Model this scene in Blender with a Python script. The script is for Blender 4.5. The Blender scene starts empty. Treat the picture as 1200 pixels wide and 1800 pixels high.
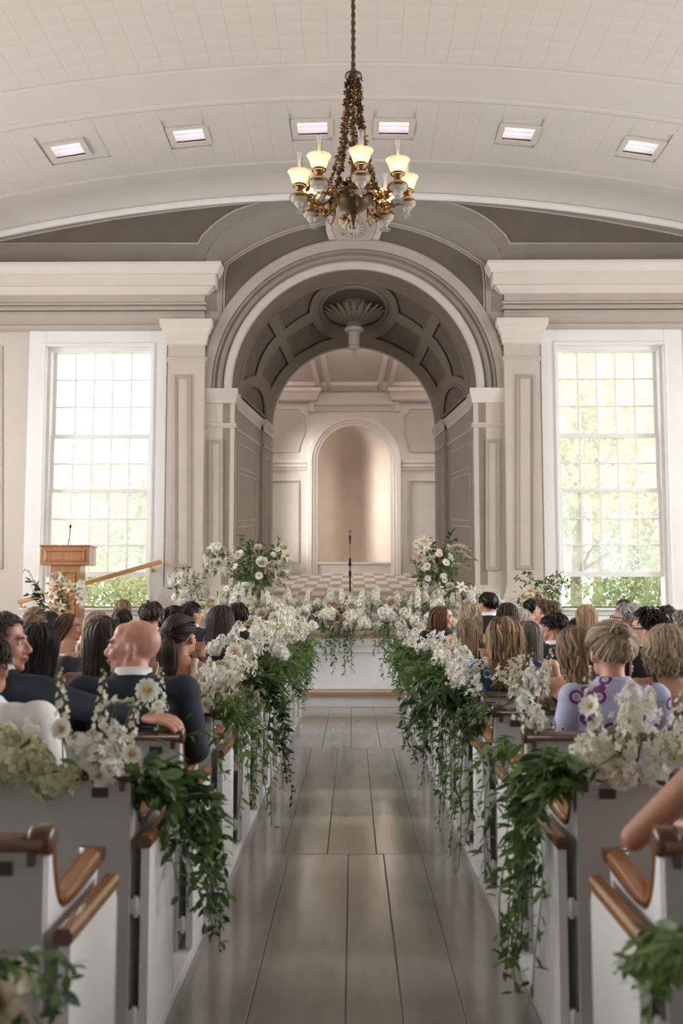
import bpy, bmesh, math, random
import numpy as np
from mathutils import Vector, Matrix, Quaternion, noise as mnoise

scene = bpy.context.scene
COL = scene.collection
PI = math.pi
random.seed(7)

# ---------------------------------------------------------------- camera
CAMZ = 1.38
FPX = 1750.0
VPX, VPY = 620.0, 1053.0            # where the aisle's direction (+Y) vanishes
PITCH = math.atan((VPY - 900.0) / FPX)
YAW = math.atan((VPX - 600.0) / FPX * math.cos(PITCH))
cam_d = bpy.data.cameras.new('camera')
cam_d.sensor_fit = 'VERTICAL'
cam_d.sensor_height = 36.0
cam_d.sensor_width = 24.0
cam_d.lens = FPX / 1800.0 * 36.0
cam_d.clip_end = 200
cam_d.clip_start = 0.05
cam_d.dof.use_dof = True
cam_d.dof.focus_distance = 9.0
cam_d.dof.aperture_fstop = 3.2
cam = bpy.data.objects.new('camera', cam_d)
cam.location = (0, 0, CAMZ)
cam.rotation_euler = (PI / 2 + PITCH, 0, YAW)
COL.objects.link(cam)
scene.camera = cam

# ---------------------------------------------------------------- world, sun, daylight, exposure
world = bpy.data.worlds.new('sky')
scene.world = world
world.use_nodes = True
wn = world.node_tree
wn.nodes.clear()
w_out = wn.nodes.new('ShaderNodeOutputWorld')
w_bg = wn.nodes.new('ShaderNodeBackground')
w_bg.inputs['Color'].default_value = (0.93, 0.97, 1.0, 1)
w_bg.inputs['Strength'].default_value = 3.2
wn.links.new(w_bg.outputs[0], w_out.inputs[0])

sun_d = bpy.data.lights.new('sun', 'SUN')
sun_d.energy = 9.0
sun_d.angle = math.radians(3)
sun_d.color = (1.0, 0.95, 0.86)
sun = bpy.data.objects.new('sun', sun_d)
sun.rotation_euler = (math.radians(38), 0, math.radians(-14))
sun.location = (0, -10, 20)
COL.objects.link(sun)

WIN_SIDE = [(1.6, 3.3), (5.2, 6.9), (8.7, 10.4), (12.2, 13.9)]      # side-wall windows (Y ranges), daylight falls in through them
WIN_Z = (1.3, 5.6)
ROOM_X = 8.0
DAY = 225.0
for sx in (-1, 1):
    for (ya, yb) in WIN_SIDE:
        ld = bpy.data.lights.new('window_daylight', 'AREA')
        ld.shape = 'RECTANGLE'
        ld.size = WIN_Z[1] - WIN_Z[0]
        ld.size_y = yb - ya
        ld.energy = DAY * (.45 if ya < 4 else 1.08)
        ld.color = (1.0, 0.975, 0.95)
        lo = bpy.data.objects.new('window_daylight', ld)
        lo.location = (sx * (ROOM_X + 1.0), (ya + yb) / 2, sum(WIN_Z) / 2)
        lo.rotation_euler = (0, sx * (PI / 2 - math.radians(24)), 0)      # skylight slants down into the nave
        COL.objects.link(lo)

vs = scene.view_settings
scene.display_settings.display_device = 'sRGB'
vs.view_transform = 'Standard'
vs.look = 'None'
vs.exposure = 0.29
vs.gamma = 1.0
vs.use_curve_mapping = False

# ---------------------------------------------------------------- pixel <-> place (nominal camera)
_f = Vector((-math.sin(YAW) * math.cos(PITCH), math.cos(YAW) * math.cos(PITCH), math.sin(PITCH)))
_r = Vector((math.cos(YAW), math.sin(YAW), 0))
_u = _r.cross(_f)

def U(px, py, Y):
    """the point of the place at depth Y that the photograph shows at (px, py)"""
    d = _f + _r * ((px - 600) / FPX) + _u * ((900 - py) / FPX)
    t = Y / d.y
    return Vector((d.x * t, Y, CAMZ + d.z * t))

def UX(px, py, Y): return U(px, py, Y).x
def UZ(py, Y, px=620): return U(px, py, Y).z

def PX(p):
    v = Vector(p) - Vector((0, 0, CAMZ))
    w = v.dot(_f)
    return (600 + FPX * v.dot(_r) / w, 900 - FPX * v.dot(_u) / w)

# ---------------------------------------------------------------- object helpers
def tag(o, label=None, cat=None, group=None, kind=None):
    if label: o['label'] = label
    if cat: o['category'] = cat
    if group: o['group'] = group
    if kind: o['kind'] = kind
    return o

def empty(name, loc=(0, 0, 0), rotz=0.0, parent=None):
    o = bpy.data.objects.new(name, None)
    o.empty_display_size = 0.1
    o.location = loc
    o.rotation_euler = (0, 0, rotz)
    COL.objects.link(o)
    if parent: o.parent = parent
    return o

def link(name, me, parent=None, loc=None, rot=None, scale=None):
    o = bpy.data.objects.new(name, me)
    COL.objects.link(o)
    if parent: o.parent = parent
    if loc is not None: o.location = loc
    if rot is not None:
        if isinstance(rot, Quaternion):
            o.rotation_mode = 'QUATERNION'
            o.rotation_quaternion = rot
        else:
            o.rotation_euler = rot
    if scale is not None:
        o.scale = (scale, scale, scale) if isinstance(scale, (int, float)) else scale
    return o

def copy_tree(o, parent=None):
    c = o.copy()
    COL.objects.link(c)
    if parent: c.parent = parent
    for ch in o.children:
        copy_tree(ch, c)
    return c

class MB:
    """collects shapes into one mesh"""
    def __init__(s):
        s.v = []; s.f = []; s.m = []; s.sm = []
    def add(s, verts, faces, mi=0, smooth=False, M=None):
        b = len(s.v)
        if M is not None: verts = [M @ Vector(v) for v in verts]
        s.v.extend([tuple(v) for v in verts])
        for f in faces:
            s.f.append([b + i for i in f]); s.m.append(mi); s.sm.append(smooth)
        return s
    def box(s, a, b, mi=0, M=None):
        x0, x1 = sorted((a[0], b[0])); y0, y1 = sorted((a[1], b[1])); z0, z1 = sorted((a[2], b[2]))
        V = [(x0,y0,z0),(x1,y0,z0),(x1,y1,z0),(x0,y1,z0),(x0,y0,z1),(x1,y0,z1),(x1,y1,z1),(x0,y1,z1)]
        F = [(0,3,2,1),(4,5,6,7),(0,1,5,4),(1,2,6,5),(2,3,7,6),(3,0,4,7)]
        return s.add(V, F, mi, False, M)
    def prism(s, poly, d, mi=0, smooth=False, cap=True, M=None):
        """poly: 3D points (planar), swept by vector d; faces outward whichever way it winds"""
        d = Vector(d); n = len(poly)
        P = [Vector(p) for p in poly]
        nrm = Vector((0, 0, 0))
        for i in range(n): nrm += P[i].cross(P[(i + 1) % n])
        if nrm.dot(d) > 0: P.reverse()
        V = P + [p + d for p in P]
        F = [(i, i + n, (i + 1) % n + n, (i + 1) % n)[::-1] for i in range(n)]
        F = [tuple(reversed(f)) for f in F]
        s.add(V, [f[::-1] for f in F], mi, smooth, M)
        if cap: s.add(V, [tuple(range(n)), tuple(range(2 * n - 1, n - 1, -1))], mi, False, M)
        return s
    def grid(s, P, mi=0, smooth=True, closeu=False, closev=False, M=None, flip=False):
        """P[i][j] rows of points"""
        nu, nv = len(P), len(P[0])
        V = [p for row in P for p in row]; F = []
        for i in range(nu if closeu else nu - 1):
            for j in range(nv if closev else nv - 1):
                a, b = i, (i + 1) % nu; c, e = j, (j + 1) % nv
                q = (a*nv + c, b*nv + c, b*nv + e, a*nv + e)
                F.append(q[::-1] if flip else q)
        return s.add(V, F, mi, smooth, M)
    def lathe(s, prof, n=20, mi=0, smooth=True, M=None, cap=True, lobes=0, amp=0.0):
        """prof: (r, z) from bottom to top"""
        P = []
        for i in range(n):
            a = 2 * PI * i / n
            k = 1 + (amp * math.cos(lobes * a) if lobes else 0)
            P.append([(r * k * math.cos(a), r * k * math.sin(a), z) for r, z in prof])
        s.grid(P, mi, smooth, closeu=True, M=M)
        if cap:
            for (r, z), fl in ((prof[0], True), (prof[-1], False)):
                if r > 1e-4:
                    V = [(r * math.cos(2*PI*i/n), r * math.sin(2*PI*i/n), z) for i in range(n)]
                    s.add(V, [tuple(range(n))[::-1] if fl else tuple(range(n))], mi, False, M)
        return s
    def tube(s, path, rad, n=8, mi=0, smooth=True, cap=True, M=None, flat=1.0):
        P = [Vector(p) for p in path]; m = len(P)
        R = rad if isinstance(rad, (list, tuple)) else [rad] * m
        up = Vector((0, 0, 1)); rows = []
        prev = None
        for i in range(m):
            t = (P[min(i + 1, m - 1)] - P[max(i - 1, 0)])
            t = t.normalized() if t.length > 1e-9 else Vector((0, 0, 1))
            if prev is None:
                a = t.cross(up)
                if a.length < 1e-3: a = t.cross(Vector((1, 0, 0)))
                a.normalize()
            else:
                a = prev - t * prev.dot(t)
                if a.length < 1e-6: a = t.cross(up)
                a.normalize()
            prev = a; b = t.cross(a)
            rows.append([P[i] + a * (R[i] * math.cos(2*PI*k/n)) + b * (R[i] * flat * math.sin(2*PI*k/n)) for k in range(n)])
        s.grid(rows, mi, smooth, closev=True, M=M)
        if cap and n > 2:
            s.add(rows[0], [tuple(range(n))], mi, False, M)
            s.add(rows[-1], [tuple(range(n))[::-1]], mi, False, M)
        return s
    def ball(s, c, r, nu=12, nv=8, mi=0, M=None, rot=None):
        r = (r, r, r) if isinstance(r, (int, float)) else r
        T = Matrix.Translation(c) @ (rot.to_4x4() if rot is not None else Matrix.Identity(4))
        if M is not None: T = M @ T
        P = []
        for i in range(nu):
            a = 2*PI*i/nu
            P.append([(r[0]*math.sin(PI*j/nv)*math.cos(a), r[1]*math.sin(PI*j/nv)*math.sin(a), -r[2]*math.cos(PI*j/nv)) for j in range(nv + 1)])
        return s.grid(P, mi, True, closeu=True, M=T)
    def mesh(s, name, mats):
        me = bpy.data.meshes.new(name)
        me.from_pydata(s.v, [], s.f)
        for m in (mats if isinstance(mats, (list, tuple)) else [mats]): me.materials.append(m)
        me.polygons.foreach_set('material_index', s.m)
        me.polygons.foreach_set('use_smooth', s.sm)
        me.validate(verbose=False)
        me.update()
        return me
    def obj(s, name, mats, parent=None, loc=None, rot=None, bevel=0.0, fix=True):
        me = s.mesh(name, mats)
        if fix:
            bm = bmesh.new(); bm.from_mesh(me)
            bmesh.ops.remove_doubles(bm, verts=bm.verts, dist=1e-5)
            bmesh.ops.recalc_face_normals(bm, faces=bm.faces)
            bm.to_mesh(me); bm.free()
        o = link(name, me, parent, loc, rot)
        if bevel > 0:
            b = o.modifiers.new('bevel', 'BEVEL'); b.width = bevel; b.segments = 2; b.limit_method = 'ANGLE'; b.angle_limit = math.radians(40)
        return o

# ---------------------------------------------------------------- materials
MATS = {}
def _set(bsdf, **kw):
    for k, v in kw.items():
        if k in bsdf.inputs: bsdf.inputs[k].default_value = v

def mat(name, col, rough=0.5, metal=0.0, var=0.0, vscale=(6, 6, 6), bump=0.0, bscale=60.0, spec=0.5, coat=0.0, col2=None, detail=4.0, coords='Object', transl=0.0, emit=None, estr=0.0, aniso=None):
    m = bpy.data.materials.new(name); MATS[name] = m
    m.use_nodes = True
    nt = m.node_tree; N = nt.nodes; L = nt.links
    b = N['Principled BSDF']
    _set(b, **{'Base Color': (*col, 1), 'Roughness': rough, 'Metallic': metal, 'Specular IOR Level': spec, 'Coat Weight': coat})
    tc = mp = None
    if var > 0 or col2 is not None or bump > 0:
        tc = N.new('ShaderNodeTexCoord'); mp = N.new('ShaderNodeMapping')
        mp.inputs['Scale'].default_value = vscale
        L.new(tc.outputs[coords], mp.inputs['Vector'])
    if var > 0 or col2 is not None:
        nz = N.new('ShaderNodeTexNoise'); nz.inputs['Scale'].default_value = 1.0; nz.inputs['Detail'].default_value = detail
        L.new(mp.outputs[0], nz.inputs['Vector'])
        rp = N.new('ShaderNodeValToRGB')
        c2 = col2 if col2 is not None else tuple(c * (1 - var) for c in col)
        c1 = col if col2 is not None else tuple(min(1, c * (1 + var * .6)) for c in col)
        rp.color_ramp.elements[0].position = 0.32; rp.color_ramp.elements[1].position = 0.68
        rp.color_ramp.elements[0].color = (*c2, 1); rp.color_ramp.elements[1].color = (*c1, 1)
        L.new(nz.outputs['Fac'], rp.inputs[0]); L.new(rp.outputs[0], b.inputs['Base Color'])
    if bump > 0:
        nb = N.new('ShaderNodeTexNoise'); nb.inputs['Scale'].default_value = bscale; nb.inputs['Detail'].default_value = 3
        L.new(tc.outputs[coords], nb.inputs['Vector'])
        bp = N.new('ShaderNodeBump'); bp.inputs['Strength'].default_value = bump; bp.inputs['Distance'].default_value = 0.01
        L.new(nb.outputs['Fac'], bp.inputs['Height']); L.new(bp.outputs[0], b.inputs['Normal'])
    if transl > 0:
        tr = N.new('ShaderNodeBsdfTranslucent'); tr.inputs['Color'].default_value = (*col, 1)
        if var > 0 or col2 is not None: L.new(rp.outputs[0], tr.inputs['Color'])
        mx = N.new('ShaderNodeMixShader'); mx.inputs[0].default_value = transl
        out = N['Material Output']
        L.new(b.outputs[0], mx.inputs[1]); L.new(tr.outputs[0], mx.inputs[2]); L.new(mx.outputs[0], out.inputs[0])
    if emit is not None:
        _set(b, **{'Emission Color': (*emit, 1), 'Emission Strength': estr})
    return m

def srgb(r, g, b):
    return tuple((c / 255 / 12.92) if c / 255 <= 0.04045 else ((c / 255 + 0.055) / 1.055) ** 2.4 for c in (r, g, b))

PLASTER = mat('cream_plaster', (0.60, 0.545, 0.495), 0.7, var=0.04, vscale=(1.3, 1.3, 1.3), bump=0.08, bscale=90)
CEIL = mat('ceiling_paint', (0.59, 0.54, 0.492), 0.6, var=0.04, vscale=(1, 1, 1), bump=0.10, bscale=40)
WHITE = mat('white_trim_paint', (0.80, 0.79, 0.775), 0.42, var=0.03, vscale=(2, 2, 2))
PAINT_L = mat('pale_taupe_paint', (0.55, 0.485, 0.432), 0.75, var=0.05, vscale=(2.5, 2.5, 2.5), bump=0.06, bscale=150)
PAINT_R = mat('inner_room_paint', (0.66, 0.60, 0.55), 0.75, var=0.04, vscale=(2.5, 2.5, 2.5), bump=0.06, bscale=150)
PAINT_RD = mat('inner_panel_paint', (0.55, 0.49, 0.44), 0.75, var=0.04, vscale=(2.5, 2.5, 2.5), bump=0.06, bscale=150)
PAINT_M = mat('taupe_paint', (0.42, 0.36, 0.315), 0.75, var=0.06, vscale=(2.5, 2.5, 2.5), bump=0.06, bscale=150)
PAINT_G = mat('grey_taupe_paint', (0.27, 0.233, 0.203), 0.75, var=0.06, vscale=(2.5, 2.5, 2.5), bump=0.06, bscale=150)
PAINT_D = mat('brown_taupe_paint', (0.14, 0.112, 0.087), 0.75, var=0.08, vscale=(2.5, 2.5, 2.5), bump=0.06, bscale=150)
PAINT_P = mat('panel_line_paint', (0.47, 0.41, 0.362), 0.75, var=0.05, vscale=(2.5, 2.5, 2.5))
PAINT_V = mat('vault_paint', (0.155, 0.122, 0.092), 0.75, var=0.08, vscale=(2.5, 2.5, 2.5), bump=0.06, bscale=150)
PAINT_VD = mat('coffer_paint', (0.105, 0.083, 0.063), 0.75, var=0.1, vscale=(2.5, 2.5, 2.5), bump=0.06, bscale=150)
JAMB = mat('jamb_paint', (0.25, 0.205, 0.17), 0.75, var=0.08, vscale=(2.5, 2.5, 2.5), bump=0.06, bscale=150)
CREAM_L = mat('cornice_paint', (0.69, 0.625, 0.57), 0.6, var=0.03, vscale=(2, 2, 2))
# ================================================================ STRUCTURE
WOOD = mat('varnished_wood', (0.30, 0.118, 0.034), 0.25, col2=(0.20, 0.072, 0.02), vscale=(30, 2.5, 30), coat=0.3)
WOOD_D = mat('dark_wood', (0.14, 0.056, 0.028), 0.25, col2=(0.085, 0.033, 0.017), vscale=(3, 30, 30), coat=0.4)
WOOD_O = mat('oak_wood', (0.40, 0.18, 0.065), 0.35, col2=(0.27, 0.11, 0.035), vscale=(22, 22, 2.5), coat=0.15)
WOOD_R = mat('rail_wood', (0.56, 0.29, 0.12), 0.35, col2=(0.46, 0.22, 0.085), vscale=(3, 20, 20))
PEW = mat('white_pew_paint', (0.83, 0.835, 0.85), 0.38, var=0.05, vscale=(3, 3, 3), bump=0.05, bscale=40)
PEW_SHADED = mat('pew_back_shade', (0.50, 0.495, 0.495), 0.5, var=0.05, vscale=(2, 2, 2))  # white pew colour darkened to carry the shade on backs and seats
FLOORP = mat('grey_floor_paint', (0.33, 0.312, 0.278), 0.14, var=0.14, vscale=(9, 1.2, 9), bump=0.035, bscale=14, spec=0.6)
DARK = mat('dark_gap', (0.02, 0.02, 0.02), 0.7)
PLATE = mat('dark_number_plate', (0.035, 0.033, 0.03), 0.4)
STONE = mat('stage_ledge', (0.42, 0.385, 0.34), 0.6, var=0.1, vscale=(8, 8, 8))
IRON = mat('black_metal', (0.015, 0.015, 0.017), 0.35, metal=0.7)

YW = 16.0
SX = (-1, 1)

# ---- floor: slab with painted boards down the aisle
floor = tag(MB().box((-ROOM_X - .3, -5, -0.14), (ROOM_X + .3, 13.3, -0.022)).obj('floor', DARK), 'grey painted board floor', kind='structure')
rng = random.Random(3)
for (ya, yb, seams) in ((-1.0, 1.9, [-.62, -.3, .02, .3, .62]), (1.9, 5.55, [-.62, -.35, -.026, .165, .372, .62]), (5.55, 9.4, [-.62, -.38, -.14, .127, .37, .62]),
                        (9.4, 12.2, [-.62, -.29, -.02, .26, .62]), (12.2, 12.9, [-.9, -.6, -.29, -.02, .26, .58, .9])):
    for a, b in zip(seams[:-1], seams[1:]):
        dz = rng.uniform(-.0012, .0012)
        MB().box((a + .0013, ya + .0013, -.022), (b - .0013, yb - .0013, dz)).obj('plank', FLOORP, floor, bevel=.003)
for s in SX:      # side boarding under the pews
    MB().box((s * .62, -5, -.022), (s * ROOM_X, 12.2, -.002)).obj('side_boarding', FLOORP, floor)
    MB().box((s * .9, 12.2, -.022), (s * ROOM_X, 13.3, -.003)).obj('side_boarding', FLOORP, floor)

# ---- ceiling: shallow barrel vault with tiles, ribs, cove
ZC, RC = 8.2, 27.0
def zceil(x): return ZC - (RC - math.sqrt(RC * RC - x * x))
YC = 15.45
xs = [-ROOM_X - .3 + (2 * ROOM_X + .6) * i / 60 for i in range(61)]
m = MB()
VENT_Y0, VENT_Y1 = 0, 0
def Yceil(py): # depth at which the ceiling crown shows at py
    d = _f + _r * ((620 - 600) / FPX) + _u * ((900 - py) / FPX)
    return d.y * (ZC - CAMZ) / d.z
VENT_Y0, VENT_Y1 = Yceil(243), Yceil(209)
vents = [(U(px, 226, Yceil(226)).x) for px in (121, 333, 549, 692, 910, 1124)]
vyc = (VENT_Y0 + VENT_Y1) / 2 - .05
ya, yb = vyc - .21, vyc + .225
m.grid([[(x, y, zceil(x) + .02) for y in (-5.2, 3, 8, ya)] for x in xs], 0)
m.grid([[(x, y, zceil(x) + .02) for y in (yb, YC)] for x in xs], 0)
edges = [-ROOM_X - .3] + [e_ for v in vents for e_ in (v - .235, v + .235)] + [ROOM_X + .3]
for a_, b_ in zip(edges[0::2], edges[1::2]):
    nn = max(2, int((b_ - a_) / .3))
    m.grid([[(a_ + (b_ - a_) * i / nn, y, zceil(a_ + (b_ - a_) * i / nn) + .02) for y in (ya, yb)] for i in range(nn + 1)], 0)
m.grid([[(x, y, zceil(x) + .5) for y in (-5.2, 17)] for x in xs], 0)
cove = [(YC, .02), (15.62, .005), (15.75, -.04), (15.86, -.11), (15.92, -.17)]
m.grid([[(x, y, zceil(x) + dz) for y, dz in cove] for x in xs], 0)
ceiling = tag(m.obj('ceiling', CEIL, fix=False), 'shallow arched cream ceiling with stamped tiles', kind='structure')
def arc_bar(name, prof, mtl, x0=-ROOM_X, x1=ROOM_X, n=60, parent=None):
    """a bar along the ceiling's arc; prof: (Y, dz) points"""
    m = MB()
    m.grid([[(x0 + (x1 - x0) * i / n, y, zceil(x0 + (x1 - x0) * i / n) + dz) for y, dz in prof] for i in range(n + 1)], 0, False)
    return m.obj(name, mtl, parent)
arc_bar('cornice_moulding', [(15.90, -.13), (15.86, -.15), (15.86, -.19), (15.90, -.23), (15.99, -.25), (16.0, -.10)], WHITE, parent=ceiling)
def Yceil(py): # depth at which the ceiling crown shows at py
    d = _f + _r * ((620 - 600) / FPX) + _u * ((900 - py) / FPX)
    return d.y * (ZC - CAMZ) / d.z
for py in (113, 170):
    y = Yceil(py)
    pr = [(y - .075, .02), (y - .06, -.012), (y - .03, -.028), (y + .03, -.028), (y + .06, -.012), (y + .075, .02)]
    arc_bar('ceiling_rib', pr, CEIL, parent=ceiling)
y = Yceil(283)
arc_bar('ceiling_bead', [(y - .02, .02), (y - .012, -.01), (y + .012, -.01), (y + .02, .02)], CEIL, parent=ceiling)
TS = 0.30
tile = MB()
e = .012
h = TS / 2 - .0008
tile.box((-h, -h, -.0035), (h, h, .012))
tile.add([(-h + e, -h + e, -.0035), (h - e, -h + e, -.0035), (h - e, h - e, -.0035), (-h + e, h - e, -.0035),
          (-h + 3*e, -h + 3*e, -.0045), (h - 3*e, -h + 3*e, -.0045), (h - 3*e, h - 3*e, -.0045), (-h + 3*e, h - 3*e, -.0045)],
         [(7,6,5,4), (0,1,5,4), (1,2,6,5), (2,3,7,6), (3,0,4,7)])
tile_me = tile.mesh('ceiling_tile', CEIL)
def tile_M(i, y):
    a = (i + .5) * TS / RC
    return Matrix.Translation((RC * math.sin(a), y, ZC - RC + RC * math.cos(a))) @ Matrix.Rotation(a, 4, 'Y')
yr0 = Yceil(113) - .09
for j in range(6):
    for i in range(-18, 18):
        o = link('tile', tile_me, ceiling)
        o.matrix_world = tile_M(i, yr0 - (j + .5) * TS)
VENT_Y0, VENT_Y1 = Yceil(243), Yceil(209)
vents = [(U(px, 226, Yceil(226)).x) for px in (121, 333, 549, 692, 910, 1124)]
sheet = MB()
y = Yceil(170) + .09 + TS / 2
while y < Yceil(283) - TS / 2:
    for i in range(-18, 18):
        M = tile_M(i, y); c = M.translation
        if any(abs(c.x - v) < .42 and abs(c.y - vyc) < .40 for v in vents): continue
        sheet.add(tile.v, tile.f, 0, False, M)
    y += TS
tag(sheet.obj('tile_field', CEIL, ceiling, fix=False), kind='stuff')
arc_bar('plain_band', [(Yceil(113) - .09, .004), (Yceil(170) + .09, .004)], CEIL, parent=ceiling)

# ---- ceiling lights (six square recessed boxes with a pinkish panel)
PINK = mat('pink_light_panel', (0.9, 0.8, 0.86), 0.5, emit=(0.88, 0.62, 0.78), estr=1.05)
order = ['leftmost', 'second from the left', 'just left of the chandelier chain', 'just right of the chandelier chain', 'fifth from the left', 'rightmost']
for k, vx in enumerate(vents):
    yc = (VENT_Y0 + VENT_Y1) / 2 - .05
    a = math.asin(vx / RC)
    t = empty('ceiling_light', (vx, yc, zceil(vx)))
    t.rotation_euler = (0, a, 0)
    tag(t, 'square pinkish recessed ceiling light, ' + order[k], 'ceiling light', 'recessed ceiling lights over the arch')
    w, hh, d = .30, .27, .10
    fr = MB()
    for (x0, x1, y0, y1) in ((-w, w, -hh, -hh + .075), (-w, w, hh - .06, hh), (-w, -w + .085, -hh + .075, hh - .06), (w - .085, w, -hh + .075, hh - .06)):
        fr.box((x0, y0, -.016), (x1, y1, .02))
    fr.obj('frame', CEIL, t, bevel=.006)
    bx = MB()
    x0, x1, y0, y1 = -w + .085, w - .085, -hh + .075, hh - .06
    for (A, B) in (((x0 - .01, y0, .0), (x0, y1, d)), ((x1, y0, .0), (x1 + .01, y1, d)), ((x0, y0 - .01, 0), (x1, y0, d)), ((x0, y1, 0), (x1, y1 + .01, d))):
        bx.box(A, B)
    bx.obj('box_side', WHITE, t)
    MB().box((x0, y0, d - .012), (x1, y1, d)).obj('light_panel', PINK, t)
    for yy in (y0 + (y1 - y0) * .36, y0 + (y1 - y0) * .7):
        MB().box((x0, yy - .006, d - .05), (x1, yy + .006, d - .013)).obj('louvre', WHITE, t)

# ---- planar sweeps
def miter(path, closed):
    n = len(path); out = []
    for i in range(n):
        a = Vector(path[i - 1]) if (i > 0 or closed) else None
        b = Vector(path[i]); c = Vector(path[(i + 1) % n]) if (i < n - 1 or closed) else None
        d1 = (b - a).normalized() if a is not None else None
        d2 = (c - b).normalized() if c is not None else None
        if d1 is None: d1 = d2
        if d2 is None: d2 = d1
        n1 = Vector((-d1.y, d1.x)); n2 = Vector((-d2.y, d2.x))
        mm = n1 + n2
        if mm.length < 1e-6: mm = n1
        mm.normalize()
        out.append(mm / max(.35, mm.dot(n1)))
    return out
def sweep2(m, path, prof, Y, closed=False, mi=0, smooth=False):
    """path: (x, z) points in the plane Y; prof: (offset to the left of travel, proud towards the nave)"""
    mt = miter(path, closed)
    rows = [[(p[0] + q.x * o, Y - pr, p[1] + q.y * o) for o, pr in prof] for p, q in zip(path, mt)]
    m.grid(rows, mi, smooth, closeu=closed)
    return m
def pp(pts, Y): return [(U(x, y, Y).x, U(x, y, Y).z) for x, y in pts]
def plate(name, pts, Y, thick, mtl, parent, bevel=0.0):
    P = [U(x, y, Y) for x, y in pts]
    return MB().prism(P, (0, thick, 0)).obj(name, mtl, parent, bevel=bevel)
def mirror(pts, cx=622.0): return [(2 * cx - x, y) for x, y in pts]
def arc(cx, cy, r, a0, a1, n, ry=None):
    ry = ry or r
    return [(cx + r * math.cos(math.radians(a0 + (a1 - a0) * i / n)), cy - ry * math.sin(math.radians(a0 + (a1 - a0) * i / n))) for i in range(n + 1)]
def rect(x0, x1, y0, y1): return [(x0, y0), (x1, y0), (x1, y1), (x0, y1)]
BEAD = [(0, 0), (0, .022), (.008, .03), (.02, .03), (.026, .018), (.04, .018), (.046, .008), (.058, .008), (.06, 0)]
def panel_frame(name, pts, Y, mtl, parent, prof=BEAD, flip=False):
    P = pp(pts, Y)
    ar = sum(P[i][0] * P[(i + 1) % len(P)][1] - P[(i + 1) % len(P)][0] * P[i][1] for i in range(len(P)))
    if ar < 0: P.reverse()
    m = MB(); sweep2(m, P, prof, Y, True)
    return m.obj(name, mtl, parent)

# ---- front wall (with two window openings and the arch opening)
W1 = (UX(76, 830, YW), UX(266, 830, YW), UZ(1066, YW), UZ(607, YW))
W2 = (UX(980, 830, YW), UX(1172, 830, YW), UZ(1066, YW), UZ(607, YW))
KPX = (UX(722, 683, YW) - UX(622, 683, YW)) / 100
CA = (UX(622, 683, YW), UZ(683, YW)); RA = 216 * KPX
STZ = 0.93          # stage floor height
m = MB()
ZT = 8.6
def q(x0, x1, z0, z1, Y=YW): m.add([(x0, Y, z0), (x1, Y, z0), (x1, Y, z1), (x0, Y, z1)], [(0, 1, 2, 3)])
q(-ROOM_X - .3, W1[0], 0, ZT); q(W1[0], W1[1], 0, W1[2]); q(W1[0], W1[1], W1[3], ZT); q(W1[1], CA[0] - RA, 0, ZT)
q(CA[0] + RA, W2[0], 0, ZT); q(W2[0], W2[1], 0, W2[2]); q(W2[0], W2[1], W2[3], ZT); q(W2[1], ROOM_X + .3, 0, ZT)
q(CA[0] - RA, CA[0] + RA, 0, STZ - .02)
n = 48
for i in range(n):
    a0, a1 = PI - PI * i / n, PI - PI * (i + 1) / n
    p0 = (CA[0] + RA * math.cos(a0), CA[1] + RA * math.sin(a0)); p1 = (CA[0] + RA * math.cos(a1), CA[1] + RA * math.sin(a1))
    m.add([(p0[0], YW, p0[1]), (p1[0], YW, p1[1]), (p1[0], YW, ZT), (p0[0], YW, ZT)], [(0, 1, 2, 3)])
wall = tag(m.obj('wall_front', PLASTER, fix=False), 'cream front wall with painted arch, pilasters and two windows', kind='structure')

# upper zone above the cornice
inner = [(359, 458), (366, 438), (380, 419), (402, 401), (430, 386), (465, 373), (500, 364), (550, 355), (622, 351)]
inner_r = mirror(inner)[::-1]
arch_in = inner + inner_r[1:]
Pz = [U(x, y, 15.93) for x, y in arch_in]
poly = [Vector((-ROOM_X - .2, 15.93, Pz[0].z))] + Pz + [Vector((ROOM_X + .2, 15.93, Pz[-1].z))]
poly += [Vector((x, 15.93, zceil(x) + .02)) for x in (ROOM_X + .2, 6, 4, 2, 0, -2, -4, -6, -ROOM_X - .2)]
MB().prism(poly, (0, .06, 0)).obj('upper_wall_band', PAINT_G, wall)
# cove of the outer arch
c1 = [(388, 548), (388, 500), (390, 478)] + arc(622, 763, 377, 127.2, 90, 14)
c1 = c1 + mirror(c1)[::-1][1:]
m = MB()
na = 40
def resample(pts, n):
    L = [0]
    for a, b in zip(pts[:-1], pts[1:]): L.append(L[-1] + math.dist(a, b))
    out = []; k = 0
    for i in range(n + 1):
        t = L[-1] * i / n
        while k < len(L) - 2 and L[k + 1] < t: k += 1
        w = (t - L[k]) / max(1e-9, L[k + 1] - L[k])
        out.append(tuple(a + (b - a) * w for a, b in zip(pts[k], pts[k + 1])))
    return out
ca = resample([(361, 545), (359, 500)] + arch_in + [(885, 500), (883, 545)], na); cb = resample(c1, na)
rows = []
for a, b in zip(ca, cb):
    A = U(a[0], a[1], 15.93); B = U(b[0], b[1], 15.985)
    rows.append([(A.x + (B.x - A.x) * t, 15.93 + .055 * math.sin(t * PI / 2), A.z + (B.z - A.z) * t) for t in (0, .12, .25, .45, .7, 1)])
m.grid(rows, 0, True)
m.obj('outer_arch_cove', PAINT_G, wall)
m = MB(); P = pp(c1, 15.985)
sweep2(m, P[::-1], [(0, 0), (0, .02), (.02, .02), (.026, .008), (.04, .008), (.045, .02), (.065, .02), (.07, 0)], 15.985)
m.obj('outer_arch_moulding', PAINT_M, wall)
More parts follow.
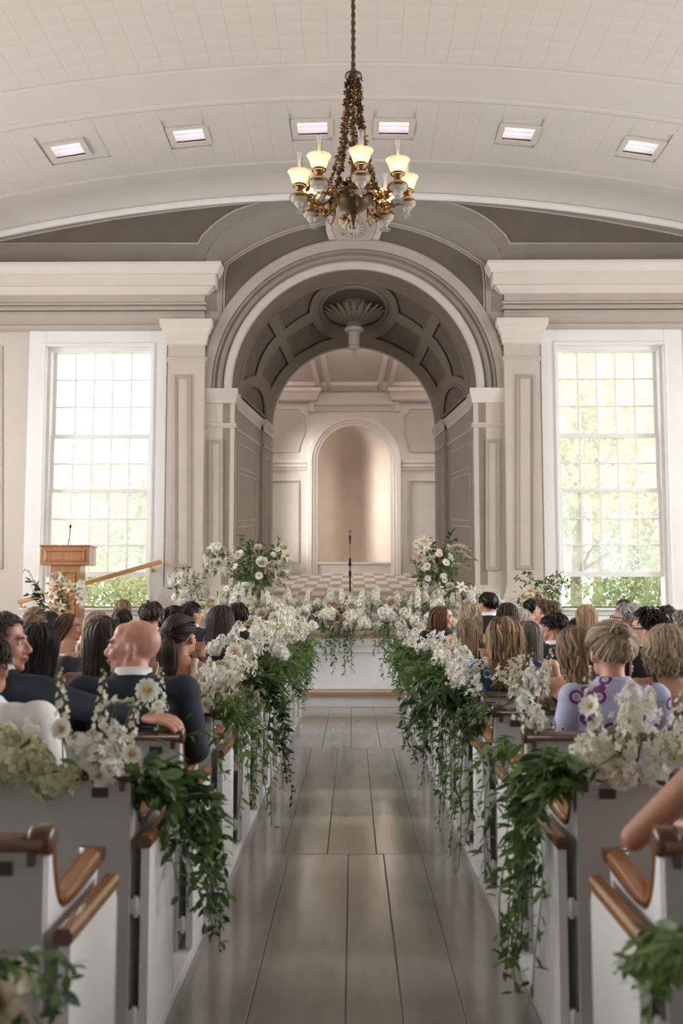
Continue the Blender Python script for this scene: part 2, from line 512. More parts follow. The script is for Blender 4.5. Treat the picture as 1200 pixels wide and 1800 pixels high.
# brown spandrel fields left and right of the keystone
for f in (lambda p: p, mirror):
    sp = [(390, 548), (390, 478)] + arc(622, 763, 374, 127, 92, 12) + [(590, 418)] + arc(622, 686, 268, 96, 152, 16)
    plate('spandrel_panel', f(sp), 15.975, .02, PAINT_D, wall)
    # triangular fields under the ceiling
    tri = [(-260, 428), (348, 428), (356, 414), (366, 404), (380, 391), (396, 380), (412, 371), (430, 364), (452, 357), (380, 363), (300, 372), (200, 386), (100, 404), (0, 424), (-20, 428)]
    tri = [(x, y) for x, y in tri if x >= -25]
    plate('gable_panel', f(tri), 15.922, .01, PAINT_D, wall)
    m = MB(); P = pp(f(tri), 15.93)
    ar = sum(P[i][0] * P[(i + 1) % len(P)][1] - P[(i + 1) % len(P)][0] * P[i][1] for i in range(len(P)))
    if ar < 0: P.reverse()
    sweep2(m, P, [(-.02, 0), (-.02, .02), (0, .028), (.012, .02), (.012, .004)], 15.93, True)
    m.obj('gable_panel_moulding', PAINT_M, wall)
    # grey strip beside the arch, under the cornice return
    plate('arch_side_strip', f(rect(357, 389, 470, 690)), 15.98, .02, PAINT_M, wall)
# archivolt: three bands
def ring(name, prof, mtl, a0=0, a1=180, C=CA, n=64, Y=YW, parent=wall, k=KPX):
    m = MB(); rows = []
    for i in range(n + 1):
        a = math.radians(a0 + (a1 - a0) * i / n)
        rows.append([(C[0] + r * k * math.cos(a), Y - pr, C[1] + r * k * math.sin(a)) for r, pr in prof])
    m.grid(rows, 0, False)
    o = m.obj(name, mtl, parent)
    return o
ring('archivolt_outer_band', [(269, 0), (269, .06), (265, .075), (262, .065), (251, .065), (249, 0)], PAINT_M)
ring('archivolt_moulding', [(251, 0), (251, .03), (248, .06), (245, .06), (243, .03), (241, .03), (239, .075), (236.5, .08), (234, .06), (232, .015), (227, .005)], PAINT_G)
ring('archivolt_inner_band', [(229, 0), (229, .035), (226, .05), (217, .05), (215, .04), (215, -.06)], PAINT_L)
# keystone and its rosette
ks = [(592, 421), (585, 407), (583, 396), (586, 380), (590, 352), (654, 352), (658, 380), (661, 396), (659, 407), (652, 421)]
plate('keystone', ks, 15.88, .10, PAINT_M, wall, bevel=.012)
for f in (lambda p: p, mirror):
    plate('keystone_scroll', f([(591, 420), (578, 420), (573, 405), (572, 392), (577, 378), (586, 380), (583, 396), (585, 407)]), 15.90, .08, PAINT_L, wall, bevel=.012)
ro = empty('rosette', U(622, 402, 15.87), parent=wall)
for ringk, (nn, r0, r1) in enumerate(((16, .06, .165), (12, .03, .10))):
    m = MB()
    for i in range(nn):
        a = 2 * PI * i / nn
        c = (math.cos(a) * (r0 + r1) / 2, -.012 - .016 * ringk, math.sin(a) * (r0 + r1) / 2)
        m.ball(c, ((r1 - r0) / 2 + .012, .016, PI * (r0 + r1) / 2 / nn * 1.0), 8, 6, rot=Matrix.Rotation(-a, 3, 'Y'))
    m.obj('petal_ring', PAINT_M if ringk == 0 else PAINT_L, ro)
MB().ball((0, -.04, 0), (.03, .02, .03)).obj('rosette_centre', PAINT_D, ro)

# entablature left and right
def entab(name, prof, mtl, left, xe, p0):
    m = MB(); s = 1 if left else -1
    rows0, rows1, rows2 = [], [], []
    for pr, py in prof:
        z = UZ(py, YW - pr); x = xe + s * (max(pr, p0) - p0)
        rows0.append((-s * (ROOM_X + .2), YW - pr, z)); rows1.append((x, YW - pr, z)); rows2.append((x, YW + .0, z))
    m.grid([rows0, rows1, rows2], 0, False)
    # end cap faces the arch: already closed by the return
    return m.obj(name, mtl, wall)
CORN = [(.0, 458), (.40, 458), (.40, 463), (.385, 468), (.345, 476), (.34, 479), (.30, 480), (.30, 500), (.25, 502), (.21, 508), (.15, 516), (.11, 518), (.0, 519)]
ARCT = [(.09, 517), (.10, 518), (.10, 529), (.135, 531), (.135, 534), (.115, 535), (.115, 539), (.13, 540), (.13, 543), (.10, 545), (.10, 549), (.075, 551), (.075, 569), (.13, 570), (.13, 576), (.09, 579), (.04, 581), (0, 581)]
for left in (True, False):
    xe = UX(361 if left else 884, 520, YW)
    entab('cornice', CORN, CREAM_L, left, xe, .10)
    entab('architrave', ARCT, PAINT_P, left, xe, .10)
    for pa, pb in ((534.3, 536.5), (543.5, 546)):
        entab('architrave_fillet', [(.10, pa - .4), (.122, pa), (.122, pb), (.10, pb + .4)], PAINT_D, left, xe, .10)

# pilasters and arch piers
def wrap(m, x0, x1, Yf, prof, Yb=YW):
    """profile (proud, z) run round the front and both sides of a pier"""
    rows = []
    for pr, z in prof:
        rows.append([(x0 - pr, Yb, z), (x0 - pr, Yf - pr, z), (x1 + pr, Yf - pr, z), (x1 + pr, Yb, z)])
    m.grid(rows, 0, False)
    return m
def pilaster(name, px0, px1, Yf, top, base, cap, neck, panel, mtl, basew=True):
    x0, x1 = UX(px0, 830, Yf), UX(px1, 830, Yf)
    z = lambda py: UZ(py, Yf)
    m = MB(); m.box((x0, Yf, STZ - .05), (x1, YW + .005, z(top)))
    p = m.obj(name, mtl, wall)
    c = MB(); wrap(c, x0, x1, Yf, [(pr, z(py)) for pr, py in cap]); c.obj('capital', CREAM_L if mtl is PAINT_L and px0 != 357 else PAINT_L, p)
    c = MB(); wrap(c, x0, x1, Yf, [(0, z(neck - 4)), (.03, z(neck - 3)), (.035, z(neck)), (.015, z(neck + 2)), (.012, z(neck + 4)), (0, z(neck + 5))]); c.obj('necking', PAINT_L, p)
    if basew:
        c = MB(); wrap(c, x0, x1, Yf, [(0, z(1028)), (.012, z(1030)), (.012, z(1034)), (.03, z(1037)), (.05, z(1044)), (.075, z(1048)), (.075, z(1053)), (.09, z(1055)), (.09, STZ - .02)]); c.obj('pilaster_base', PAINT_L, p)
    a, b, t, u = panel
    panel_frame('panel_moulding', rect(a, b, t, u), Yf, PAINT_M, p)
    plate('panel', rect(a + 7, b - 7, t + 8, u - 8), Yf - .004, .003, PAINT_L, p)
    return p
CAPP = [(0, 606), (.03, 604), (.03, 598), (.05, 596), (.05, 588), (.07, 586), (.10, 577), (.125, 574), (.125, 563), (0, 562)]
CAPP = CAPP[::-1]
CAPI = [(0, 683), (.055, 683), (.055, 690), (.045, 694), (.025, 702), (.02, 708), (0, 709)]
pilaster('pilaster', 292, 357, 15.86, 568, 1040, CAPP, 631, (306, 336, 659, 998), PAINT_L)
pilaster('pilaster', 889, 952, 15.86, 568, 1040, CAPP, 631, (907, 939, 659, 1001), PAINT_L)
pilaster('arch_pier', 357, 411, 15.96, 683, 1040, CAPI, 747, (367, 392, 773, 1003), PAINT_L)
pilaster('arch_pier', 833, 888, 15.96, 683, 1040, CAPI, 747, (853, 878, 772, 1003), PAINT_L)

# plain wall panel mouldings at the far left and right, window aprons, low plinth
panel_frame('wall_panel_moulding', rect(-220, 5, 608, 1000), YW, PAINT_L, wall)
for (a, b) in ((-260, 292), (952, 1480)):
    m = MB(); x0, x1 = UX(a, 1085, YW), UX(b, 1085, YW)
    m.box((x0, 15.955, STZ), (x1, YW, STZ + .16)); m.box((x0, 15.97, STZ + .16), (x1, YW, STZ + .185))
    tag(m.obj('baseboard_front', WHITE), 'white baseboard along the front wall', kind='structure')

# ---- deep arch: jambs, coffered vault, inner room with niche, chequered floor (a raked perspective recess)
YR, YB = 18.1, 19.2
XC = UX(622, 683, YW)
Cr = (UX(621.5, 751, YR), UZ(751, YR)); RR = 142 * (UX(722, 751, YR) - UX(622, 751, YR)) / 100
def zfl(Y): return STZ + (UZ(1008, YB) - STZ) * (Y - YW) / (YB - YW)
def vault(th, d, out=0.0):
    cx = CA[0] + (Cr[0] - CA[0]) * d; cz = CA[1] + (Cr[1] - CA[1]) * d; r = RA + (RR - RA) * d + out
    return Vector((cx + r * math.cos(th), YW + (YR - YW) * d, cz + r * math.sin(th)))
def vault_at(px, py):
    lo, hi = -.1, 1.3
    def g(d):
        p = U(px, py, YW + (YR - YW) * d)
        cx = CA[0] + (Cr[0] - CA[0]) * d; cz = CA[1] + (Cr[1] - CA[1]) * d
        return math.hypot(p.x - cx, p.z - cz) - (RA + (RR - RA) * d)
    for _ in range(40):
        mid = (lo + hi) / 2
        if g(mid) < 0: lo = mid
        else: hi = mid
    d = (lo + hi) / 2
    p = U(px, py, YW + (YR - YW) * d)
    return math.atan2(p.z - (CA[1] + (Cr[1] - CA[1]) * d), p.x - (CA[0] + (Cr[0] - CA[0]) * d)), d
def inpoly(x, y, P):
    r = False; n = len(P); j = n - 1
    for i in range(n):
        if (P[i][1] > y) != (P[j][1] > y) and x < (P[j][0] - P[i][0]) * (y - P[i][1]) / (P[j][1] - P[i][1]) + P[i][0]: r = not r
        j = i
    return r
apse = empty('chancel_recess', (XC, YW, STZ)); tag(apse, 'deep coffered arch recess with inner room and niche', kind='structure')
APM = Matrix.Translation((-XC, -YW, -STZ))
def inapse(o, parent=None):
    o.parent = parent or apse
    if parent is None: o.matrix_parent_inverse = APM
    return o
cof = [[(487, 551), (512, 533), (540, 515), (560, 507), (577, 503), (562, 511), (551, 524), (546, 538), (545, 551), (522, 564), (501, 580)],
       [(505, 594), (526, 578), (549, 566), (557, 577), (567, 586), (587, 596), (568, 601), (549, 611), (532, 620), (517, 630)],
       [(472, 565), (486, 591), (473, 607), (462, 626), (455, 643), (451, 661), (439, 663), (428, 670), (431, 645), (439, 620), (454, 588)],
       [(492, 607), (508, 640), (495, 654), (485, 669), (477, 684), (472, 672), (460, 662), (464, 648), (473, 630)]]
cof = cof + [mirror(p) for p in cof]
lun = [(427, 716), (426, 700), (430, 686), (438, 678), (447, 677), (456, 682), (463, 695), (466, 715), (467, 742), (463, 746), (452, 737), (440, 727)]
luns = [lun, mirror(lun)]
med = [(x, y) for x, y in arc(622, 541, 58, 0, 360, 40, 37)[:-1]]
NT, ND = 220, 64
G = [[(PI * i / NT, d / ND) for d in range(ND + 1)] for i in range(NT + 1)]
rib = MB(); pans = [MB() for _ in range(len(cof) + 3)]
allp = cof + luns + [med]
for i in range(NT):
    for j in range(ND):
        c = vault(PI * (i + .5) / NT, (j + .5) / ND); x, y = PX(c)
        k = next((k for k, P in enumerate(allp) if inpoly(x, y, P)), None)
        qd = [(i, j), (i + 1, j), (i + 1, j + 1), (i, j + 1)]
        tgt, out = (rib, 0.0) if k is None else (pans[k], .035)
        tgt.add([vault(PI * a / NT, b / ND, out) for a, b in qd], [(0, 1, 2, 3)], 0, True)
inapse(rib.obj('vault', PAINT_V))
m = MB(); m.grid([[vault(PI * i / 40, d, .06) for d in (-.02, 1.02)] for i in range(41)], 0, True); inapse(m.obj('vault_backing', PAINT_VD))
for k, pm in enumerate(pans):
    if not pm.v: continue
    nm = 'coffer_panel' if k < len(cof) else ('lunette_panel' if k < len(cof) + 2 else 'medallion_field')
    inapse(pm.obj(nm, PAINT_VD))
    tube = MB()
    path = []
    P = allp[k]
    for i in range(len(P)):
        cl = lambda t: (min(max(t % (2 * PI), .03), PI - .03) if t % (2 * PI) < 1.5 * PI else .03)
        th, d = vault_at(*P[i]); th2, d2 = vault_at(*P[(i + 1) % len(P)]); th, th2 = cl(th), cl(th2)
        for t in (0, .5): path.append(vault(th + (th2 - th) * t, d + (d2 - d) * t, .006))
    path.append(path[0])
    r_ = .016 if k < len(cof) else .03
    if nm == 'medallion_field': r_ = .045
    tube.tube(path, r_, 6, 0, True)
    inapse(tube.obj('coffer_moulding', PAINT_V))
# ring lines near the front and rear of the vault
for dd, rr_ in ((.16, .02), (.99, .025)):
    m = MB(); m.tube([vault(PI * i / 60, dd, 0) for i in range(61)], rr_, 6); inapse(m.obj('vault_bead', PAINT_V if dd < .5 else PAINT_M))
# jamb walls
def jamb(s, d, z, out=0.0):
    a = 0 if s > 0 else PI
    p = vault(a, d); return Vector((p.x + s * out, p.y, z))
zi0, zi1 = CA[1] - .02, Cr[1] - .02
def zimp(d): return zi0 + (zi1 - zi0) * d
for s in SX:
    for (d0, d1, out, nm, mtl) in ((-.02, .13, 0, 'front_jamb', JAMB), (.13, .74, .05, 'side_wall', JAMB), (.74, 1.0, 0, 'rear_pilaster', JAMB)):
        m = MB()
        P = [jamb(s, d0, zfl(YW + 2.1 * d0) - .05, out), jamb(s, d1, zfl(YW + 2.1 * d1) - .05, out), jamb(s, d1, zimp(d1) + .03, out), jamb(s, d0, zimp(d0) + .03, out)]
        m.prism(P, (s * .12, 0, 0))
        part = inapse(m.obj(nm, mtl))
        # impost cornice and necking along the run
        c = MB(); dd0, dd1 = d0, d1
        L = [jamb(s, dd0, zimp(dd0), out), jamb(s, dd1, zimp(dd1), out)]
        rows = [[p + Vector((-s * pr, 0, dz)) for pr, dz in ((-.03, .0), (.06, 0), (.06, -.05), (.045, -.09), (.02, -.14), (.012, -.2), (-.03, -.2))] for p in L]
        c.grid(rows, 0, False); c.add(rows[0], [tuple(range(7))]); c.add(rows[1], [tuple(range(7))])
        o = c.obj('impost_moulding', PAINT_M); o.parent = part
        c = MB(); L = [jamb(s, dd0, zimp(dd0) - .56 + .12 * dd0, out), jamb(s, dd1, zimp(dd1) - .56 + .12 * dd1, out)]
        rows = [[p + Vector((-s * pr, 0, dz)) for pr, dz in ((-.02, .02), (.02, .015), (.025, -.01), (-.02, -.03))] for p in L]
        c.grid(rows, 0, False)
        o = c.obj('necking', PAINT_M); o.parent = part
        # sunk panels
        if nm == 'side_wall': fields = [(.22, .64, .78, 1.22), (.22, .64, 1.32, 2.15), (.22, .64, 2.26, 3.0)]
        else: fields = [(d0 + (d1 - d0) * .26, d0 + (d1 - d0) * .74, .80, 2.9)]
        for (a, b, t, u) in fields:
            def zz(d, v): return zimp(d) - v * (1 - .22 * d)
            Q = [jamb(s, a, zz(a, t), out - .004), jamb(s, b, zz(b, t), out - .004), jamb(s, b, max(zz(b, u), zfl(YW + 2.1 * b) + .1), out - .004), jamb(s, a, zz(a, u), out - .004)]
            fm = MB(); fm.tube(Q + [Q[0]], .014, 5, smooth=False); o = fm.obj('panel_moulding', PAINT_M); o.parent = part
# inner room
YBW = YB
zc_b = UZ(688, YBW)
XRM = UX(622, 800, YB) ; HW = 2.05
m = MB()
nx0, nx1 = UX(558, 850, YB), UX(686, 850, YB); NR = (nx1 - nx0) / 2; NXC = (nx0 + nx1) / 2
nz0, nzs = UZ(990, YB), UZ(812, YB)
zf = zfl(YB) - .05
def qq(x0, x1, z0, z1): m.add([(x0, YB, z0), (x1, YB, z0), (x1, YB, z1), (x0, YB, z1)], [(0, 1, 2, 3)])
qq(XRM - HW, nx0, zf, 6.4); qq(nx1, XRM + HW, zf, 6.4); qq(nx0, nx1, zf, nz0)
for i in range(32):
    a0, a1 = PI - PI * i / 32, PI - PI * (i + 1) / 32
    A = (NXC + NR * math.cos(a0), nzs + NR * math.sin(a0)); B = (NXC + NR * math.cos(a1), nzs + NR * math.sin(a1))
    m.add([(A[0], YB, A[1]), (B[0], YB, B[1]), (B[0], YB, 6.4), (A[0], YB, 6.4)], [(0, 1, 2, 3)])
back = inapse(m.obj('inner_back_wall', PAINT_R, fix=False))
def inback(o): o.parent = back; return o
m = MB()   # niche: half cylinder with a half dome
rows = []
for i in range(33):
    a = PI - PI * i / 32
    col = [(NXC + NR * math.cos(a), YB + NR * .85 * math.sin(a), z) for z in (nz0, (nz0 + nzs) / 2, nzs)]
    for j in range(1, 13):
        b = PI / 2 * j / 12
        col.append((NXC + NR * math.cos(a) * math.cos(b), YB + NR * .85 * math.sin(a) * math.cos(b), nzs + NR * math.sin(b)))
    rows.append(col)
m.grid(rows, 0, True)
inback(m.obj('niche', mat('niche_paint', (.62, .52, .43), .6, var=.05, vscale=(3, 3, 3)), fix=False))
m = MB()
fan = [(NXC + NR * 1.0 * math.cos(PI * i / 24), YB + NR * .85 * math.sin(PI * i / 24), nz0 + .02) for i in range(25)]
m.add(fan, [tuple(range(25))]); m.box((nx0, YB - .03, nz0 - .02), (nx1, YB + .01, nz0 + .02))
inback(m.obj('niche_sill', PAINT_R))
kb = (UX(722, 850, YB) - UX(622, 850, YB)) / 100
m = MB(); pth = [(nx0 , zf)] + [(NXC - NR * math.cos(PI * i / 40), nzs + NR * math.sin(PI * i / 40)) for i in range(41)] + [(nx1, zf)]
sweep2(m, pth, [(-.0, -.02), (0, .03), (.05, .04), (.06, .055), (.10, .055), (.11, .075), (.19, .08), (.20, .06), (.20, 0)], YB)
inback(m.obj('niche_architrave', PAINT_R))
for f in (lambda p: p, lambda p: mirror(p, 622.5)):
    up = [(462, 718), (526, 718), (528, 725), (537, 730), (537, 762), (530, 775), (525, 795), (462, 795)]
    inback(panel_frame('panel_moulding', f(up), YB, PAINT_RD, wall, prof=[(0, 0), (0, .015), (.015, .02), (.022, .008), (.022, 0)]))
    inback(plate('panel', f([(464, 720), (525, 720), (527, 727), (535, 732), (535, 762), (528, 775), (523, 793), (464, 793)]), YB - .006, .005, PAINT_RD, wall))
    lo = rect(455, 526, 844, 990)
    inback(panel_frame('panel_moulding', f(lo), YB, PAINT_RD, wall, prof=[(0, 0), (0, .02), (.018, .028), (.026, .012), (.04, .012), (.046, 0)]))
    x0, x1 = sorted((UX(f([(455, 818)])[0][0], 818, YB), UX(f([(538, 818)])[0][0], 818, YB)))
    m = MB()
    rows = [[(x, YB - pr, UZ(py, YB)) for pr, py in ((0, 810), (.05, 811), (.05, 814), (.03, 816), (.04, 818), (.04, 821), (.02, 823), (.025, 826), (0, 827))] for x in (x0, x1)]
    m.grid(rows, 0, False); inback(m.obj('chair_rail', PAINT_R))
    # projecting side bay
    x0, x1 = sorted((UX(f([(440, 760)])[0][0], 760, YB), UX(f([(552, 760)])[0][0], 760, YB)))
    m = MB(); rows = []
    xe = x1 if f([(552, 0)])[0][0] < 622 else x0
    s = 1 if xe == x1 else -1
    xo = x0 if s > 0 else x1
    PR = [(0, 684), (.13, 684), (.13, 690), (.10, 693), (.07, 699), (.055, 704), (.03, 706), (0, 707)]
    rows = [[(xo, YB - .05 - pr, UZ(py, YB)) for pr, py in PR], [(xe + s * pr, YB - .05 - pr, UZ(py, YB)) for pr, py in PR], [(xe + s * pr, YB + .01, UZ(py, YB)) for pr, py in PR]]
    m.grid(rows, 0, False); inback(m.obj('inner_cornice', PAINT_R))
    m = MB(); m.box((min(xe, xe - s * .10), YB - .05, UZ(724, YB)), (max(xe, xe - s * .10), YB, UZ(705, YB)))
    inback(m.obj('bay_edge', PAINT_R))
m = MB()
rows = [[(x, YB - pr, UZ(py, YB)) for pr, py in ((0, 707), (.08, 708), (.08, 712), (.05, 715), (.03, 720), (.02, 723), (0, 724))] for x in (UX(552, 715, YB), UX(692, 715, YB))]
m.grid(rows, 0, False); inback(m.obj('inner_cornice', PAINT_R))
# inner room shell: sides, raked ceiling with beams
zr, zb = 6.25, zc_b + .03
m = MB()
for s in SX:      # added fill lamps behind openings in the unseen inner side walls brighten the room
    X = XRM + s * HW; ya, yb, za, zw = YR + .15, YB - .12, 2.3, 4.6
    for (y0, y1, z0, z1, z2, z3) in ((YR - .02, ya, .9, .9, zr, zr), (yb, YB, .9, .9, zr, zr), (ya, yb, .9, .9, za, za), (ya, yb, zw, zw, zr, zr)):
        m.add([(X, y0, z0), (X, y1, z1), (X, y1, z2), (X, y0, z3)], [(0, 1, 2, 3)])
    ld = bpy.data.lights.new('inner_fill_light', 'AREA'); ld.shape = 'RECTANGLE'; ld.size = .35; ld.size_y = zw - za; ld.energy = 13.0 if s < 0 else 2.0; ld.color = (1, .96, .91); ld.spread = math.radians(48)
    lo = bpy.data.objects.new('inner_fill_light', ld); lo.location = (X + s * .02, YR + .32, (za + zw) / 2); NIN = Vector((NXC - s * .35, YB + .2, 3.2)); lo.rotation_euler = (NIN - lo.location).to_track_quat('-Z', 'Y').to_euler(); COL.objects.link(lo); lo.parent = apse; lo.matrix_parent_inverse = APM
inapse(m.obj('inner_side_wall', PAINT_R, fix=False))
YSLOT = YR + .20        # unseen slot behind the rear arch, added for a hidden fill lamp
zslot = zr + (zb - zr) * (YSLOT - YR) / (YB - YR)
m = MB(); m.add([(XRM - HW, YSLOT, zslot), (XRM + HW, YSLOT, zslot), (XRM + HW, YB + .02, zb), (XRM - HW, YB + .02, zb)], [(0, 1, 2, 3)])
m.box((XRM - HW, YSLOT, zslot), (XRM + HW, YSLOT + .03, zr + .5)); m.box((XRM - HW, YR - .05, 6.1), (XRM + HW, YR - .02, zr + .5))
ld = bpy.data.lights.new('slot_fill_light', 'AREA'); ld.shape = 'RECTANGLE'; ld.size = 2 * HW - .3; ld.size_y = .16; ld.energy = 105.0; ld.color = (1, .96, .91)
lo = bpy.data.objects.new('slot_fill_light', ld); lo.location = (XRM, YR + .09, zr + .2); lo.rotation_euler = (math.radians(14), 0, 0); COL.objects.link(lo); lo.parent = apse; lo.matrix_parent_inverse = APM
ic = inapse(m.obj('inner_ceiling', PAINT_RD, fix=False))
def ceil_pt(px, py):
    lo, hi = YR - .5, YB + .3
    def g(Y):
        p = U(px, py, Y); return p.z - (zr + (zb - zr) * (Y - YR) / (YB - YR))
    a, b = lo, hi
    for _ in range(40):
        mid = (a + b) / 2
        if (g(a) < 0) == (g(mid) < 0): a = mid
        else: b = mid
    return U(px, py, a)
def beam(pts):
    P = [ceil_pt(*p) + Vector((0, 0, -.06)) for p in pts]
    m = MB(); m.prism(P, (0, 0, .08)); o = m.obj('ceiling_beam', CREAM_L); o.parent = ic
beam([(470, 672), (775, 672), (775, 682), (470, 682)])
for f in (lambda p: p, lambda p: mirror(p, 622)):
    beam(f([(540, 612), (548, 612), (571, 708), (563, 708)]))
    beam(f([(560, 612), (568, 612), (588, 708), (580, 708)]))
beam([(470, 697), (775, 697), (775, 706), (470, 706)])
# closing wall around the rear arch (so that no daylight leaks past the vault)
m = MB(); n = 48
for i in range(n):
    a0, a1 = PI - PI * i / n, PI - PI * (i + 1) / n
    p0 = (Cr[0] + RR * math.cos(a0), Cr[1] + RR * math.sin(a0)); p1 = (Cr[0] + RR * math.cos(a1), Cr[1] + RR * math.sin(a1))
    m.add([(p0[0], YR, p0[1]), (p1[0], YR, p1[1]), (p1[0], YR, 7.2), (p0[0], YR, 7.2)], [(0, 1, 2, 3)])
for s in SX:
    xa = Cr[0] + s * RR
    m.add([(xa, YR, .5), (XRM + s * 2.6, YR, .5), (XRM + s * 2.6, YR, 7.2), (xa, YR, 7.2)], [(0, 1, 2, 3)])
    m.add([(XRM + s * 2.6, YW, 0), (XRM + s * 2.6, YB + 1, 0), (XRM + s * 2.6, YB + 1, 7.2), (XRM + s * 2.6, YW, 7.2)], [(0, 1, 2, 3)])
m.add([(XRM - 2.6, YW, 7.2), (XRM + 2.6, YW, 7.2), (XRM + 2.6, YB + 1, 7.2), (XRM - 2.6, YB + 1, 7.2)], [(0, 1, 2, 3)])
m.add([(XRM - 2.6, YB + 1, 0), (XRM + 2.6, YB + 1, 0), (XRM + 2.6, YB + 1, 7.2), (XRM - 2.6, YB + 1, 7.2)], [(0, 1, 2, 3)])
inapse(m.obj('outer_shell', PAINT_M, fix=False))
# raked chequered floor, tile by tile
m = MB(); m.add([(XC - 2.4, YW - .0, STZ - .03), (XC + 2.4, YW, STZ - .03), (XC + 2.4, YB + .05, zfl(YB + .05) - .03), (XC - 2.4, YB + .05, zfl(YB + .05) - .03)], [(0, 1, 2, 3)])
cf = inapse(m.obj('chequered_floor', PAINT_M, fix=False))
TL = mat('pale_floor_tile', (0.60, 0.53, 0.465), 0.6, var=0.05, vscale=(3, 3, 3))
TD = mat('dark_floor_tile', (0.33, 0.27, 0.22), 0.6, var=0.05, vscale=(3, 3, 3))
def floor_pt(px, py):
    a, b = YW - .6, YB + .4
    g = lambda Y: U(px, py, Y).z - zfl(Y)
    for _ in range(40):
        mid = (a + b) / 2
        if (g(a) < 0) == (g(mid) < 0): a = mid
        else: b = mid
    return U(px, py, a)
rws = [1007.5, 1011.7, 1016.3, 1021.3, 1026.8, 1032.8, 1039.4, 1046.7, 1055, 1064.5, 1075.5, 1088.5]
def colx(i, y): return 621.5 + (i - .08) * 18.0 * (y - 909) / (1010 - 909)
for j in range(len(rws) - 1):
    for i in range(-6, 6):
        y0, y1 = rws[j], rws[j + 1]
        P = [floor_pt(colx(i, y0), y0), floor_pt(colx(i + 1, y0), y0), floor_pt(colx(i + 1, y1), y1), floor_pt(colx(i, y1), y1)]
        if any(abs(p.x - XC) > 2.3 for p in P): continue
        c = sum(P, Vector()) / 4
        P = [c + (p - c) * .985 for p in P]
        o = MB().prism([p - Vector((0, 0, .025)) for p in P], (0, 0, .025)).obj('tile', TL if (i + j) % 2 else TD)
        o.parent = cf
# shell medallion and pendant on the vault crown
YM = 17.02
th, d = vault_at(622, 541)
zt = vault(PI / 2, (YM - YW) / (YR - YW)).z
pe = empty('pendant', (UX(622, 580, YM), YM, zt)); pe.parent = apse; pe.matrix_parent_inverse = APM
zz = lambda py: UZ(py, YM) - zt
kk = (UX(722, 580, YM) - UX(622, 580, YM)) / 100
m = MB(); m.lathe([(10*kk, zz(581)), (13*kk, zz(572)), (16*kk, zz(560)), (20*kk, zz(546)), (25*kk, zz(537)), (29*kk, zz(533))], 60, lobes=15, amp=.05); m.obj('fluted_bell', PAINT_V, pe)
m = MB(); m.lathe([(8*kk, zz(583)), (15*kk, zz(583)), (17*kk, zz(580)), (15*kk, zz(576)), (8*kk, zz(574))], 24); m.obj('collar', PAINT_M, pe)
m = MB(); m.lathe([(9*kk, zz(607)), (9.5*kk, zz(583))], 40, lobes=10, amp=.08); m.obj('fluted_drop', PAINT_M, pe)
m = MB(); m.lathe([(2*kk, zz(616)), (10*kk, zz(613)), (11*kk, zz(610)), (8*kk, zz(606))], 20); m.lathe([(.1*kk, zz(631)), (2.5*kk, zz(628)), (3.5*kk, zz(625)), (1.5*kk, zz(621)), (2.5*kk, zz(616))], 12); m.obj('finial', PAINT_M, pe)
leafm = MB()
for k in range(-4, 5):
    t = (k + 4) / 8
    w = .055 * math.sin(PI * (.12 + .80 * t)) * (1 + .25 * math.cos(k * PI))
    leafm.v += [(-w, .12 + .46 * t, -.24 + .21 * t), (0, .12 + .46 * t, -.26 + .21 * t - .03 * math.sin(PI * t)), (w, .12 + .46 * t, -.24 + .21 * t)]
for k in range(8):
    b = k * 3
    for a in (0, 1): leafm.f.append([b + a, b + a + 1, b + a + 4, b + a + 3]); leafm.m.append(0); leafm.sm.append(True)
leaf_me = leafm.mesh('acanthus_leaf', PAINT_V)
for k in range(24):
    link('acanthus_leaf', leaf_me, pe, rot=(0, 0, 2 * PI * k / 24))

# ---- windows of the front wall
GLASS = bpy.data.materials.new('window_glass'); GLASS.use_nodes = True
nt = GLASS.node_tree; N = nt.nodes; L = nt.links; N.clear()
o_ = N.new('ShaderNodeOutputMaterial'); tr = N.new('ShaderNodeBsdfTransparent'); gl = N.new('ShaderNodeBsdfGlossy'); gl.inputs['Roughness'].default_value = .05
tl = N.new('ShaderNodeBsdfTranslucent'); tl.inputs['Color'].default_value = (1, 1, 1, 1)
tc = N.new('ShaderNodeTexCoord'); nz = N.new('ShaderNodeTexNoise'); nz.inputs['Scale'].default_value = 3.0
mr = N.new('ShaderNodeMapRange'); mr.inputs[1].default_value = .3; mr.inputs[2].default_value = .75; mr.inputs[3].default_value = .28; mr.inputs[4].default_value = .54
oi = N.new('ShaderNodeObjectInfo'); ad = N.new('ShaderNodeVectorMath')
L.new(tc.outputs['Object'], ad.inputs[0]); L.new(oi.outputs['Random'], ad.inputs[1]); L.new(ad.outputs[0], nz.inputs['Vector']); L.new(nz.outputs['Fac'], mr.inputs[0])
m1 = N.new('ShaderNodeMixShader'); m2 = N.new('ShaderNodeMixShader'); m2.inputs[0].default_value = .04
L.new(mr.outputs[0], m1.inputs[0]); L.new(tr.outputs[0], m1.inputs[1]); L.new(tl.outputs[0], m1.inputs[2])
L.new(m1.outputs[0], m2.inputs[1]); L.new(gl.outputs[0], m2.inputs[2]); L.new(m2.outputs[0], o_.inputs[0])

